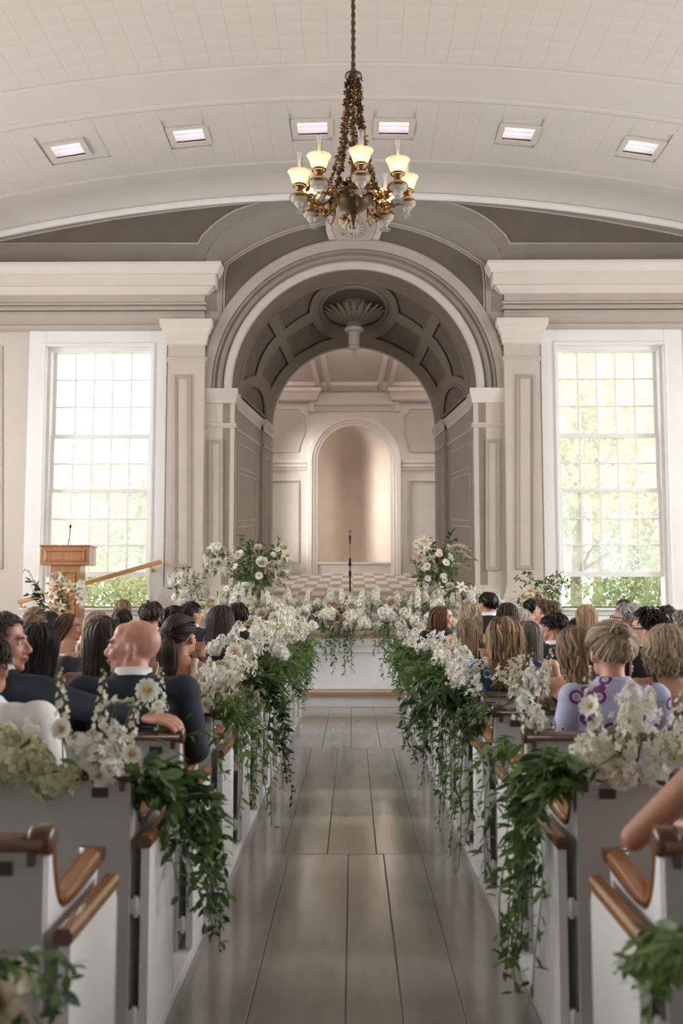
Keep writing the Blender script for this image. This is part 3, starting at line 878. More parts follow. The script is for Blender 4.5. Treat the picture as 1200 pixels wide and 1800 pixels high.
def window(name, W, label, casing_l, casing_r):
    x0, x1, z0, z1 = W
    fr = MB()
    # lining of the opening
    D = .34
    for (a, b) in (((x0 - .03, YW, z0 - .05), (x0, YW + D, z1 + .05)), ((x1, YW, z0 - .05), (x1 + .03, YW + D, z1 + .05)), ((x0, YW, z1), (x1, YW + D, z1 + .05)), ((x0, YW, z0 - .05), (x1, YW + D, z0))):
        fr.box(a, b)
    root = tag(fr.obj(name, WHITE), label, kind='structure')
    cs = MB()
    ct = UZ(580, YW)
    cs.box((casing_l, YW - .05, z0 - .03), (x0 + .01, YW, ct)); cs.obj('casing_side', WHITE, root, bevel=.008)
    cs = MB(); cs.box((x1 - .01, YW - .05, z0 - .03), (casing_r, YW, ct)); cs.obj('casing_side', WHITE, root, bevel=.008)
    cs = MB(); cs.box((x0 + .01, YW - .048, z1 - .01), (x1 - .01, YW, ct)); cs.obj('casing_head', WHITE, root, bevel=.008)
    cs = MB(); P = [(x0, z0), (x0, z1), (x1, z1), (x1, z0)]
    sweep2(cs, P, [(.0, .05), (.0, .075), (.03, .075), (.045, .05)], YW); cs.obj('inner_bead', WHITE, root)
    cs = MB(); cs.box((casing_l - .03, YW - .12, z0 - .06), (casing_r + .03, YW + .02, z0 - .02)); cs.box((casing_l, YW - .05, z0 - .14), (casing_r, YW, z0 - .06)); cs.obj('window_sill', WHITE, root, bevel=.006)
    for st in ((x0, x0 + .05), (x1 - .05, x1)):
        c = MB(); c.box((st[0], YW + .10, z0), (st[1], YW + .33, z1)); c.obj('stop', WHITE, root)
    c = MB(); c.box((x0 + .05, YW + .10, z1 - .06), (x1 - .05, YW + .33, z1)); c.obj('stop', WHITE, root)
    for (pt, pb, nr, Y) in ((614, 768, 3, YW + .27), (765, 864, 2, YW + .215), (860, 1014, 3, YW + .16)):
        a, b = x0 + .05, x1 - .05
        zt, zb = UZ(pt, Y), UZ(pb, Y)
        sash = empty('sash', ((a + b) / 2, Y, zb)); sash.parent = root
        hw = (b - a) / 2; H = zt - zb; st = .055; rt = .05; rb = .05 if pb < 1000 else .085
        for nm, A, B in (('stile', (-hw, 0, 0), (-hw + st, .045, H)), ('stile', (hw - st, 0, 0), (hw, .045, H)), ('rail', (-hw + st, 0, H - rt), (hw - st, .045, H)), ('rail', (-hw + st, 0, 0), (hw - st, .045, rb))):
            MB().box(A, B).obj(nm, WHITE, sash, bevel=.004)
        gx0, gx1, gz0, gz1 = -hw + st, hw - st, rb, H - rt
        for i in range(1, 5):
            x = gx0 + (gx1 - gx0) * i / 5
            MB().box((x - .011, .004, gz0), (x + .011, .04, gz1)).obj('muntin', WHITE, sash)
        for j in range(1, nr):
            z = gz0 + (gz1 - gz0) * j / nr
            MB().box((gx0, .005, z - .011), (gx1, .039, z + .011)).obj('muntin', WHITE, sash)
        pw, ph = (gx1 - gx0) / 5, (gz1 - gz0) / nr
        pm = MB(); pm.add([(-pw/2, 0, -ph/2), (pw/2, 0, -ph/2), (pw/2, 0, ph/2), (-pw/2, 0, ph/2)], [(0, 1, 2, 3)])
        pme = pm.mesh('pane', GLASS)
        for i in range(5):
            for j in range(nr):
                link('pane', pme, sash, (gx0 + pw * (i + .5), .022, gz0 + ph * (j + .5)))
    return root
window('window_1', W1, 'tall white sash window left of the arch behind the lectern', UX(47, 830, YW), UX(291, 830, YW))
window('window_2', W2, 'tall white sash window right of the arch with trees outside', UX(953, 830, YW), UX(1203, 830, YW))

# ---- side walls (with their window openings), back wall
for s, nm in ((-1, 'wall_left'), (1, 'wall_right')):
    m = MB(); X = s * ROOM_X
    def qs(y0, y1, z0, z1): m.add([(X, y0, z0), (X, y1, z0), (X, y1, z1), (X, y0, z1)], [(0, 1, 2, 3)])
    y = -5.1
    for (a, b) in WIN_SIDE:
        qs(y, a, 0, ZT); qs(a, b, 0, WIN_Z[0]); qs(a, b, WIN_Z[1], ZT); y = b
        for (A, B) in (((X, a - .08, WIN_Z[0] - .08), (X + s * .25, a, WIN_Z[1] + .08)), ((X, b, WIN_Z[0] - .08), (X + s * .25, b + .08, WIN_Z[1] + .08)), ((X, a, WIN_Z[0] - .08), (X + s * .25, b, WIN_Z[0])), ((X, a, WIN_Z[1]), (X + s * .25, b, WIN_Z[1] + .08))):
            m.box(A, B)
    qs(y, YW + .1, 0, ZT)
    tag(m.obj(nm, PLASTER, fix=False), 'cream side wall with tall windows', kind='structure')
m = MB(); m.add([(-ROOM_X - .3, -5, 0), (ROOM_X + .3, -5, 0), (ROOM_X + .3, -5, ZT), (-ROOM_X - .3, -5, ZT)], [(0, 1, 2, 3)])
tag(m.obj('wall_back', PLASTER, fix=False), 'cream back wall of the nave', kind='structure')

# ---- stage and step
YS = 13.25
m = MB(); m.box((-ROOM_X + .05, YS, 0), (ROOM_X - .05, YW - .0, STZ - .03))
stage = tag(m.obj('stage_platform', PEW), 'white panelled stage platform front below the flower bank', kind='structure')
MB().box((-ROOM_X + .05, YS - .0, STZ - .03), (ROOM_X - .05, YW, STZ)).obj('stage_floor', STONE, stage)
MB().box((-2.4, YS - .05, STZ - .055), (2.4, YS + .02, STZ - .025)).obj('wood_nosing', WOOD_R, stage, bevel=.006)
MB().box((-2.4, YS - .05, STZ - .024), (2.4, YS + .3, STZ + .04)).obj('stage_ledge', STONE, stage, bevel=.01)
MB().box((-2.4, YS - .02, STZ - .16), (2.4, YS, STZ - .056)).obj('stage_fascia', PEW, stage)
MB().box((-2.4, YS - .035, STZ - .255), (2.4, YS, STZ - .225)).obj('stage_moulding', PEW, stage, bevel=.01)
MB().box((-2.4, YS - .012, .2), (2.4, YS, STZ - .255)).obj('stage_panel', PEW, stage)
m = MB(); m.box((-1.25, 12.92, 0), (1.25, YS, .165))
step = tag(m.obj('stage_step', PEW), 'low white step with wooden nosing before the stage', kind='structure')
MB().box((-1.25, 12.88, .165), (1.25, YS, .195)).obj('step_tread', mat('step_tread_paint', (.30, .25, .22), .4, var=.1), step)
MB().box((-1.25, 12.86, .155), (1.25, 12.90, .20)).obj('step_nosing', WOOD_R, step, bevel=.008)
# sills along both sides of the aisle
for s, nm in ((-1, 'trim_1'), (1, 'trim_2')):
    m = MB(); m.box((s * .615, -1, -.002), (s * .72, 12.0, .045))
    tag(m.obj(nm, PEW, bevel=.006), 'white floor sill under the pew ends on the %s of the aisle' % ('left' if s < 0 else 'right'), kind='structure')
# ================================================================ PEWS
PITCHY = 0.847
ROW0 = 2.24
def rowY(k): return ROW0 + PITCHY * (k - 1)        # k = 1 is the nearest pew in full view
XE = 0.687                                          # centre plane of the pew ends
ord_ = ['foremost, cut by the frame', 'first', 'second', 'third', 'fourth', 'fifth', 'sixth', 'seventh', 'eighth', 'ninth', 'tenth', 'eleventh', 'twelfth']
def pew_end_profile():
    """top line of the pew end from its back scroll to its front knob (y forward, z up)"""
    pts = [(-.02, .845), (.03, .845), (.045, .80), (.06, .755), (.085, .712), (.12, .69), (.16, .684), (.20, .688), (.28, .695), (.36, .702), (.44, .707)]
    out = []
    n = len(pts)
    for i in range(n - 1):
        p0, p1, p2, p3 = pts[max(i-1, 0)], pts[i], pts[i+1], pts[min(i+2, n-1)]
        for t in (0, .34, .67):
            out.append(tuple(.5 * ((2*b) + (-a + c)*t + (2*a - 5*b + 4*c - d)*t*t + (-a + 3*b - 3*c + d)*t**3) for a, b, c, d in zip(p0, p1, p2, p3)))
    out.append(pts[-1])
    return out
PROF = pew_end_profile()
pew_proto = {}
def make_pew(s):
    t = empty('pew')
    e0, e1 = s * (XE - .018), s * (XE + .018)
    # back, its post, cap rail, number plate
    MB().box((e1, -.035, .36), (s * 6.9, -.005, .84)).obj('back_panel', PEW_SHADED, t)
    MB().box((s * .70, -.06, .0), (s * 6.9, -.012, .10)).obj('kick_board', PEW_SHADED, t)
    m = MB()
    pr = [(-.055, .838), (-.058, .85), (-.05, .862), (-.03, .868), (.0, .868), (.018, .86), (.022, .848), (.018, .838)]
    m.grid([[(x, y, z) for y, z in pr] for x in (s * (XE - .02), s * 6.9)], 0, True, closev=True); m.add([(s * (XE - .02), y, z) for y, z in pr], [tuple(range(8))])
    m.obj('cap_rail', WOOD_D, t)
    MB().box((s * (XE + .05), -.041, .785), (s * (XE + .098), -.034, .813)).obj('number_plate', PLATE, t)
    MB().box((s * (XE - .018), -.036, .0), (s * (XE + .035), .0, .84)).obj('post', PEW_SHADED, t)
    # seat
    MB().box((e1, 0, .40), (s * 6.9, .42, .43)).obj('seat', PEW_SHADED, t)
    MB().box((e1, .36, .05), (s * 6.9, .385, .40)).obj('seat_front', PEW_SHADED, t)
    # shaped end with its wooden trim
    poly = [(e0, y, z - .02) for y, z in PROF] + [(e0, .42, .64), (e0, .42, .05), (e0, 0, .05)]
    m = MB(); m.prism(poly, (e1 - e0, 0, 0))
    end = m.obj('pew_end', PEW, t)
    m = MB(); rows = []
    w = .022
    mt = miter(PROF, False)
    for i, ((y, z), q_) in enumerate(zip(PROF, mt)):
        u = i / (len(PROF) - 1)
        th = .027 if u < .62 else .027 + .010 * math.sin(min(1, (u - .62) / .3) * PI / 2)
        ww = w if u < .55 else w + .006 * min(1, (u - .55) / .2)
        cs = [(-ww, -th * .5), (-ww, th * .2), (-ww * .75, th * .48), (-ww * .3, th * .6), (ww * .3, th * .6), (ww * .75, th * .48), (ww, th * .2), (ww, -th * .5)]
        rows.append([(s * XE + a, y + q_.x * b, z + q_.y * b) for a, b in cs])
    m.grid(rows, 0, True, closev=True); m.add(rows[0], [tuple(range(8))]); m.add(rows[-1], [tuple(range(8))])
    m.obj('end_trim', WOOD, end)
    m = MB()       # the dark turned block where trim and cap rail meet
    m.tube([(s * (XE - .036), -.016, .856), (s * (XE - .028), -.016, .856), (s * (XE + .012), -.016, .856), (s * (XE + .02), -.016, .856)], [.022, .034, .034, .024], 14)
    m.box((s * (XE + .0), -.046, .805), (s * (XE + .016), -.03, .845))
    m.obj('end_scroll', WOOD_D, end)
    m = MB(); m.tube([(s * (XE - .031), .446, .712), (s * (XE + .031), .446, .712)], .020, 12); m.obj('arm_knob', WOOD_D, end)
    # door folded back along the end, with its own cap and hinges
    d0, d1 = s * .612, s * .640
    m = MB(); m.box((d0, -.015, .055), (d1, .405, .637))
    door = m.obj('door', PEW, t, bevel=.003)
    m = MB()
    pr = [(-.017, .0), (-.022, .008), (-.022, .026), (-.014, .037), (.014, .037), (.022, .026), (.022, .008), (.017, .0)]
    m.grid([[(s * .627 + a, y, .634 + b) for a, b in pr] for y in (-.025, .415)], 0, False, closev=True)
    m.add([(s * .627 + a, -.025, .634 + b) for a, b in pr], [tuple(range(8))]); m.add([(s * .627 + a, .415, .634 + b) for a, b in pr], [tuple(range(8))])
    m.obj('door_cap', WOOD, door, bevel=.004)
    m = MB(); m.prism([(s * .627 + a * .95, -.0245, .634 + b * .97) for a, b in pr], (0, -.004, 0)); m.obj('cap_end_grain_shade', WOOD_D, door)  # dark end plate: end grain, with the shade of the near face painted in
    for z in (.14, .46):
        m = MB(); m.tube([(s * .652, -.012, z - .03), (s * .652, -.012, z + .03)], .009, 8); m.box((s * .638, -.017, z - .022), (s * .675, -.008, z + .022))
        m.obj('hinge', PEW, door)
    # edge posts that show beside the dark gap
    MB().box((s * .614, .405, .05), (s * .638, .425, .61)).obj('door_stile', PEW_SHADED, door)
    return t
side_w = {-1: 'left', 1: 'right'}
PEWS = {}
for s in SX:
    proto = make_pew(s)
    for k in range(0, 13):
        p = proto if k == 0 else copy_tree(proto)
        p.location = (0, rowY(k), 0)
        nm = ord_[k] if k == 0 else ord_[k] + ' from the camera'
        tag(p, 'white pew with wooden cap rail, %s, %s of the aisle' % (nm, side_w[s]), 'pew', 'white pews on the %s of the aisle' % side_w[s])
        PEWS[(s, k)] = p

# ================================================================ LECTERN, HANDRAIL, MICROPHONE STAND
YL = 14.9
def lectern():
    c = U(113, 1000, YL)
    t = tag(empty('lectern', (c.x, YL, STZ)), 'oak lectern with panelled box top in front of the left window', 'lectern')
    zb, zt = UZ(993, YL) - STZ, UZ(960, YL) - STZ
    hw = (UX(157, 975, YL) - UX(71, 975, YL)) / 2
    hp = (UX(138, 1010, YL) - UX(86, 1010, YL)) / 2
    MB().box((-hw, 0, zb), (hw, .42, zt)).obj('box_top', WOOD_O, t, bevel=.006)
    MB().box((-hw - .015, -.02, zt), (hw + .015, .45, zt + .02)).obj('desk_board', WOOD_O, t, bevel=.006)
    m = MB(); sweep2(m, [(-hw + .06, zb + .05), (hw - .06, zb + .05), (hw - .06, zt - .05), (-hw + .06, zt - .05)], [(0, 0), (0, .012), (.02, .018), (.03, .006), (.035, 0)], 0, True); m.obj('panel_moulding', WOOD_O, t)
    MB().box((-hp, .04, .06), (hp, .36, zb)).obj('pedestal', WOOD_O, t, bevel=.005)
    m = MB(); sweep2(m, [(-hp + .06, .18), (hp - .06, .18), (hp - .06, zb - .09), (-hp + .06, zb - .09)], [(0, 0), (0, .012), (.02, .018), (.03, .006), (.035, 0)], .04, True); m.obj('panel_moulding', WOOD_O, t)
    MB().box((-hp - .06, -.02, 0), (hp + .06, .42, .06)).obj('plinth', WOOD_O, t, bevel=.005)
    mb = [(-.02, .2, zt + .02), (.0, .2, zt + .09), (.012, .2, zt + .16), (.018, .2, zt + .30)]
    g = MB(); g.tube(mb, .006, 6); mo = g.obj('gooseneck_microphone', IRON, t)
    g = MB(); g.ball((.018, .2, zt + .315), (.018, .018, .026)); g.obj('microphone_head', IRON, mo)
    MB().box((-hw - .06, .30, zt - .20), (-hw - .03, .36, zt + .0)).obj('side_bracket', WOOD_R, t)
lectern()
def handrail():
    Y = 15.75
    a, b = U(31, 1059, Y), U(283, 987, Y)
    d = (b - a)
    t = tag(empty('stair_handrail', (a.x, Y, STZ)), 'sloping wooden handrail behind the lectern under the left window', 'handrail')
    A = a - t.location; B = b - t.location
    up = Vector((0, 0, 1)); n = Vector((-d.z, 0, d.x)).normalized()
    w = .035
    m = MB(); P = [A + n * w, B + n * w, B - n * w, A - n * w]
    m.prism(P, (0, .06, 0)); m.obj('rail', WOOD_R, t, bevel=.01)
    for f in (.02, .93):
        p = A + d * f
        zw = .25
        m = MB(); m.tube([p + Vector((0, .03, -.03)), p + Vector((0, .05, -.08)), p + Vector((0, .12, -.09)), p + Vector((0, .20, -.09))], .012, 8)
        m.ball(p + Vector((0, .19, -.09)), (.03, .012, .03), 10, 6)
        m.obj('bracket', mat('brass_bracket', (.6, .42, .15), .3, metal=1.0), t)
handrail()
def micstand():
    Y = 14.3
    c = U(615, 1000, Y)
    t = tag(empty('microphone_stand', (c.x, Y, STZ)), 'slim black microphone stand at the centre of the stage', 'microphone stand')
    z = lambda py: UZ(py, Y) - STZ
    STEEL = mat('grey_stand_tube', (.13, .13, .15), .35, metal=.8)
    MB().lathe([(.15, 0), (.15, .012), (.03, .03), (.014, .04)], 24).obj('base', IRON, t)
    MB().tube([(0, 0, .03), (0, 0, z(1010))], .013, 10).obj('lower_tube', IRON, t)
    MB().tube([(0, 0, z(1012)), (0, 0, z(953))], .0085, 10).obj('upper_tube', STEEL, t)
    MB().lathe([(.012, z(1014)), (.02, z(1012)), (.02, z(1005)), (.012, z(1003))], 14).obj('clutch', IRON, t)
    m = MB(); m.tube([(-.03, 0, z(992)), (.02, 0, z(990))], .012, 8); m.lathe([(.016, z(996)), (.018, z(985)), (.012, z(980))], 12); m.obj('clamp_knob', IRON, t)
    mi = MB(); mi.lathe([(.008, z(956)), (.014, z(950)), (.019, z(942))], 14); mic = mi.obj('microphone', IRON, t)
    MB().lathe([(.02, z(940.5)), (.0205, z(940)), (.0205, z(937.5)), (.02, z(937))], 14).obj('red_band', mat('red_band', (.75, .06, .03), .4), mic)
    m = MB(); m.lathe([(.019, z(937)), (.024, z(935.5)), (.022, z(933)), (.012, z(931.6)), (.001, z(931.2))], 14); m.lathe([(.019, z(942)), (.0195, z(940.5))], 14, cap=False)
    m.obj('microphone_grille', STEEL, mic)
micstand()
# ================================================================ CHANDELIER
def chandelier():
    BR = mat('aged_brass', (0.25, 0.14, 0.055), 0.38, metal=0.85, var=.35, vscale=(25, 25, 25))
    GILT = mat('gilt_leaf', (0.38, 0.21, 0.07), 0.35, metal=0.8, var=.3, vscale=(30, 30, 30))
    BRD = mat('dark_brass', (0.13, 0.085, 0.05), 0.4, metal=0.7, var=.3, vscale=(20, 20, 20))
    PORC = mat('cream_porcelain', (0.46, 0.39, 0.31), 0.25)
    # frosted and clear lamp glass
    FR = bpy.data.materials.new('frosted_shade_glass'); FR.use_nodes = True
    nt = FR.node_tree; N = nt.nodes; N.clear(); o = N.new('ShaderNodeOutputMaterial')
    a = N.new('ShaderNodeBsdfTranslucent'); a.inputs[0].default_value = (1, .90, .72, 1); b = N.new('ShaderNodeBsdfDiffuse'); b.inputs[0].default_value = (.85, .78, .66, 1)
    tr = N.new('ShaderNodeBsdfTransparent'); mx = N.new('ShaderNodeMixShader'); mx.inputs[0].default_value = .55; m2 = N.new('ShaderNodeMixShader'); m2.inputs[0].default_value = .22
    nt.links.new(b.outputs[0], mx.inputs[1]); nt.links.new(a.outputs[0], mx.inputs[2]); nt.links.new(mx.outputs[0], m2.inputs[1]); nt.links.new(tr.outputs[0], m2.inputs[2]); nt.links.new(m2.outputs[0], o.inputs[0])
    CL = bpy.data.materials.new('clear_lamp_glass'); CL.use_nodes = True
    nt = CL.node_tree; N = nt.nodes; N.clear(); o = N.new('ShaderNodeOutputMaterial')
    tr = N.new('ShaderNodeBsdfTransparent'); g = N.new('ShaderNodeBsdfGlossy'); g.inputs['Roughness'].default_value = .08; fr = N.new('ShaderNodeFresnel'); fr.inputs[0].default_value = 1.6
    df = N.new('ShaderNodeBsdfDiffuse'); df.inputs[0].default_value = (.9, .88, .85, 1); md = N.new('ShaderNodeMixShader'); md.inputs[0].default_value = .30
    mx = N.new('ShaderNodeMixShader'); nt.links.new(tr.outputs[0], md.inputs[1]); nt.links.new(df.outputs[0], md.inputs[2])
    nt.links.new(fr.outputs[0], mx.inputs[0]); nt.links.new(md.outputs[0], mx.inputs[1]); nt.links.new(g.outputs[0], mx.inputs[2]); nt.links.new(mx.outputs[0], o.inputs[0])
    BULB = mat('glowing_bulb', (1, .8, .5), .5, emit=(1, .62, .26), estr=4.5)
    YCH = 9.0
    c = U(621, 390, YCH)
    z0 = c.z - .02
    t = tag(empty('chandelier', (c.x, YCH, z0)), 'ornate gilt chandelier with eight lit glass oil lamps over the aisle', 'chandelier')
    Z = lambda py: UZ(py, YCH) - z0
    k = (UX(720, 350, YCH) - UX(620, 350, YCH)) / 100      # metres per pixel
    # rope up to the ceiling
    zr = zceil(c.x) - z0
    m = MB(); n = 90
    for ph in (0, PI):
        m.tube([(.009 * math.cos(ph + i * .8), .009 * math.sin(ph + i * .8), Z(128) + (zr - Z(128)) * i / n) for i in range(n + 1)], .014, 5)
    m.obj('hanging_rope', BRD, t)
    m = MB(); m.lathe([(0, zr - .01), (.05, zr - .03), (.09, zr - .008), (.10, zr)][::-1], 20); m.obj('ceiling_rose', BRD, t)
    m = MB(); m.tube([(.02 * math.cos(a), 0, Z(124) + .03 * math.sin(a)) for a in [2*PI*i/14 for i in range(15)]], .006, 6); m.obj('top_ring', BR, t)
    m = MB(); m.lathe([(3*k, Z(150)), (6*k, Z(146)), (10*k, Z(142)), (14*k, Z(138)), (15.5*k, Z(134)), (15*k, Z(131)), (9*k, Z(129)), (2*k, Z(127))], 24); m.obj('crown_cap', BRD, t)
    m = MB(); m.lathe([(5*k, Z(345)), (4*k, Z(330)), (3.4*k, Z(300)), (4.2*k, Z(285)), (3*k, Z(270)), (3*k, Z(240)), (4*k, Z(225)), (2.6*k, Z(215)), (2.6*k, Z(160)), (4*k, Z(150))], 14); m.obj('centre_rod', BRD, t)
    # bowl, rim and knop under it
    m = MB(); m.lathe([(5*k, Z(379)), (10*k, Z(374)), (18*k, Z(369)), (26*k, Z(363)), (29*k, Z(359)), (30.5*k, Z(356)), (36*k, Z(351)), (40*k, Z(347)), (41*k, Z(343)), (38*k, Z(341)), (20*k, Z(338)), (5*k, Z(336))], 36); m.obj('bowl', BRD, t)
    m = MB(); m.lathe([(.5*k, Z(402)), (3*k, Z(398)), (4*k, Z(395)), (7*k, Z(391)), (6*k, Z(388)), (8*k, Z(384)), (11*k, Z(381)), (10*k, Z(378)), (6*k, Z(376))], 18, lobes=6, amp=.08); m.obj('lower_finial', BRD, t)
    leaf = MB()
    leaf.v = [(0, 0, 0), (-.014, .012, .004), (.014, .012, .004), (-.017, .03, .012), (.017, .03, .012), (-.009, .045, .014), (.009, .045, .014), (0, .06, .02), (0, .028, -.002)]
    leaf.f = [[0, 2, 8], [0, 8, 1], [1, 8, 3], [2, 4, 8], [3, 8, 5], [4, 6, 8], [5, 8, 7], [6, 7, 8]]; leaf.m = [0] * 8; leaf.sm = [True] * 8
    def scatter_leaf(mb, p, d, s, rg):
        q_ = Vector(d).to_track_quat('Y', 'Z') @ Quaternion((0, 1, 0), rg.uniform(0, 6.28))
        mb.add(leaf.v, leaf.f, 0, True, Matrix.Translation(p) @ q_.to_matrix().to_4x4() @ Matrix.Scale(s, 4))
    # gilt rim foliage on the bowl
    rg = random.Random(5)
    m = MB()
    for i in range(60):
        a = rg.uniform(0, 2 * PI); r = rg.uniform(16, 29) * k
        scatter_leaf(m, (r * math.cos(a), r * math.sin(a), Z(340) + rg.uniform(.0, .05)), (math.cos(a) * .5, math.sin(a) * .5, rg.uniform(.2, 1)), rg.uniform(.8, 1.6), rg)
    tag(m.obj('rim_foliage', GILT, t), kind='stuff')
    R = .505
    # eight arms with lamps
    lampz = Z(352)
    proto = None
    for i in range(8):
        a = -PI / 2 + .13 + 2 * PI * i / 8
        ca, sa = math.cos(a), math.sin(a)
        e = lambda r, z: (r * ca, r * sa, z)
        arm = MB()
        zb = Z(348)
        arm.tube([e(.185, zb + .01), e(.24, zb - .05), e(.32, zb - .085), e(.40, zb - .05), e(.45, zb - .0), e(R, lampz + .0)], [.012, .012, .011, .010, .009, .008], 7)
        arm.tube([e(.30, zb - .085), e(.33, zb - .03), e(.30, zb + .0), e(.27, zb - .02), e(.285, zb - .04)], [.009, .008, .007, .006, .004], 6)
        arm.tube([e(.22, zb - .04), e(.22, zb - .13), e(.27, zb - .19), e(.31, zb - .16), e(.29, zb - .13)], [.009, .009, .008, .006, .004], 6)
        ao = arm.obj('arm', BR, t)
        fo = MB()
        for _ in range(26):
            r = rg.uniform(.27, .46); w = rg.uniform(-.03, .03)
            zz = zb - .085 * math.sin(PI * min(1, max(0, (r - .17) / .3))) + rg.uniform(-.03, .05)
            scatter_leaf(fo, (r * ca - w * sa, r * sa + w * ca, zz), (rg.uniform(-1, 1), rg.uniform(-1, 1), rg.uniform(-.5, 1)), rg.uniform(.7, 1.3), rg)
        tag(fo.obj('arm_foliage', GILT, ao), kind='stuff')
        # lamp
        lz = lampz
        if proto is None:
            font = MB(); font.lathe([(.045, -.045), (.078, -.03), (.088, -.008), (.088, .012), (.075, .03), (.04, .043), (.03, .046)], 24)
            fm = font.mesh('lamp_font', PORC)
            bm_ = MB(); bm_.lathe([(.0885, -.016), (.093, -.012), (.094, .002), (.092, .008), (.0885, .012)], 28, cap=False); bandm = bm_.mesh('font_band', BR)
            bu = MB(); bu.lathe([(.03, .044), (.038, .05), (.036, .06), (.024, .068), (.03, .08), (.042, .09), (.044, .105), (.04, .112)], 20); bum = bu.mesh('burner', BR)
            ga = MB(); ga.lathe([(.058, .106), (.066, .11), (.068, .12), (.062, .124)], 28, cap=False)
            for q in range(14):
                b_ = 2 * PI * q / 14; ga.tube([(.042 * math.cos(b_), .042 * math.sin(b_), .10), (.062 * math.cos(b_), .062 * math.sin(b_), .118)], .003, 4)
            gam = ga.mesh('gallery', BR)
            sh = MB(); sh.lathe([(.056, .115), (.06, .13), (.07, .155), (.078, .18), (.085, .205), (.096, .228), (.112, .245)], 48, cap=False, lobes=12, amp=.028); shm = sh.mesh('shade', FR)
            ch = MB(); ch.lathe([(.03, .11), (.036, .14), (.034, .18), (.03, .22), (.028, .32), (.028, .43)], 18, cap=False); chm = ch.mesh('chimney', CL)
            bb = MB(); bb.ball((0, 0, .15), (.022, .022, .035), 12, 8); bbm = bb.mesh('bulb', BULB)
            gf = MB(); gf.lathe([(.058, -.135), (.056, -.128), (.03, -.115), (.022, -.10), (.026, -.085), (.046, -.072), (.052, -.055), (.05, -.045)], 24); gfm = gf.mesh('glass_foot', CL)
            proto = True
        lamp = link('lamp', fm, t, e(R, lz))
        link('font_band', bandm, lamp); link('burner', bum, lamp); link('gallery', gam, lamp); link('shade', shm, lamp)
        link('chimney', chm, lamp); link('bulb', bbm, lamp); link('glass_foot', gfm, lamp)
        ld = bpy.data.lights.new('lamp_glow', 'POINT'); ld.energy = 0.9; ld.color = (1, .66, .32); ld.shadow_soft_size = .03
        lo = bpy.data.objects.new('lamp_glow', ld); COL.objects.link(lo); lo.parent = lamp; lo.location = (0, 0, .215)
        # leafy garland chain from the crown down to every second arm
        ga_ = MB()
        st = Vector((11 * k * ca, 11 * k * sa, Z(140))); en = Vector((.26 * ca, .26 * sa, zb + .01))
        pth = []
        for j in range(45):
            u = j / 44
            r = st.xy.length + (en.xy.length - st.xy.length) * (u ** 2.6) + .015 * math.sin(u * PI)
            pth.append(Vector((r * ca, r * sa, st.z + (en.z - st.z) * u)))
        ga_.tube(pth, .006, 5)
        for j, p in enumerate(pth):
            for _ in range(4):
                scatter_leaf(ga_, p, (rg.uniform(-1, 1), rg.uniform(-1, 1), rg.uniform(-.6, .9)), rg.uniform(.5, .8), rg)
        tag(ga_.obj('leaf_garland', BRD if i % 2 else BR, t), kind='stuff')
    return t
chandelier()
# ================================================================ FLOWERS
def petal_mat(name, c, t=.22, c2=None):
    return mat(name, c, .6, transl=t, col2=c2 or tuple(x * .86 for x in c), vscale=(9, 9, 9), spec=.2)
PW = petal_mat('white_petal', (.90, .88, .82)); PC = petal_mat('cream_petal', (.78, .70, .54)); PB = petal_mat('blush_petal', (.76, .60, .48)); PG = petal_mat('greenish_petal', (.62, .63, .42), c2=(.52, .55, .32)); PI_ = petal_mat('ivory_petal', (.88, .84, .72))
PP = petal_mat('peach_petal', (.62, .40, .25)); YEL = mat('yellow_stamen', (.62, .33, .05), .7)
LFM = mat('green_leaf', (.115, .20, .05), .45, transl=.3, col2=(.075, .145, .038), vscale=(7, 7, 7), spec=.35); LFD = mat('dark_leaf', (.040, .083, .028), .38, transl=.15, col2=(.022, .048, .018), vscale=(7, 7, 7), spec=.4); LFL = mat('pale_leaf', (.17, .235, .07), .5, transl=.3, col2=(.12, .19, .05), vscale=(7, 7, 7), spec=.3)
STEM = mat('green_stem', (.10, .15, .05), .6)
def petal(mb, base, d, up, L, W, curl=.3, cup=.2, mi=0, tip=.35, n=4):
    """petal from base along d; up = its upper side; curl lifts the tip"""
    d = Vector(d).normalized(); up = Vector(up); up = (up - d * up.dot(d)).normalized(); s = d.cross(up); base = Vector(base)
    rows = []
    for i in range(n):
        u = i / (n - 1)
        w = W * (math.sin(PI * min(1, .18 + u * .72)) if u < .95 else tip) * .5
        c = base + d * (L * u * (1 - .15 * abs(curl) * u)) + up * (curl * L * u * u)
        rows.append([c - s * w + up * cup * w, c, c + s * w + up * cup * w])
    mb.grid(rows, mi, True)
def fib(n, zmin=-1.0):
    for i in range(n):
        z = 1 - (1 - zmin) * (i + .5) / n; a = i * 2.399963; r = math.sqrt(max(0, 1 - z * z))
        yield Vector((r * math.cos(a), r * math.sin(a), z))
rf = random.Random(11)
def b_hydrangea(n, R, fl, mat_, squash=.9):
    mb = MB()
    for v in fib(n, -.35):
        c = Vector((v.x * R, v.y * R, v.z * R * squash + R * .3)); c *= rf.uniform(.68, 1.16); v = (v + Vector((rf.uniform(-.55, .55), rf.uniform(-.55, .55), rf.uniform(-.4, .5)))).normalized(); t0 = v.orthogonal().normalized(); t1 = v.cross(t0); a0 = rf.uniform(0, 1.6)
        for k in range(4):
            a = a0 + k * PI / 2; d = t0 * math.cos(a) + t1 * math.sin(a)
            p = c + d * fl * .55; s = v.cross(d)
            mb.add([c, p - s * fl * .42 + v * fl * .12, c + d * fl * 1.05 + v * fl * .05, p + s * fl * .42 + v * fl * .12], [(0, 1, 2, 3)], 0, True)
    return mb.mesh('hydrangea_head', [mat_])
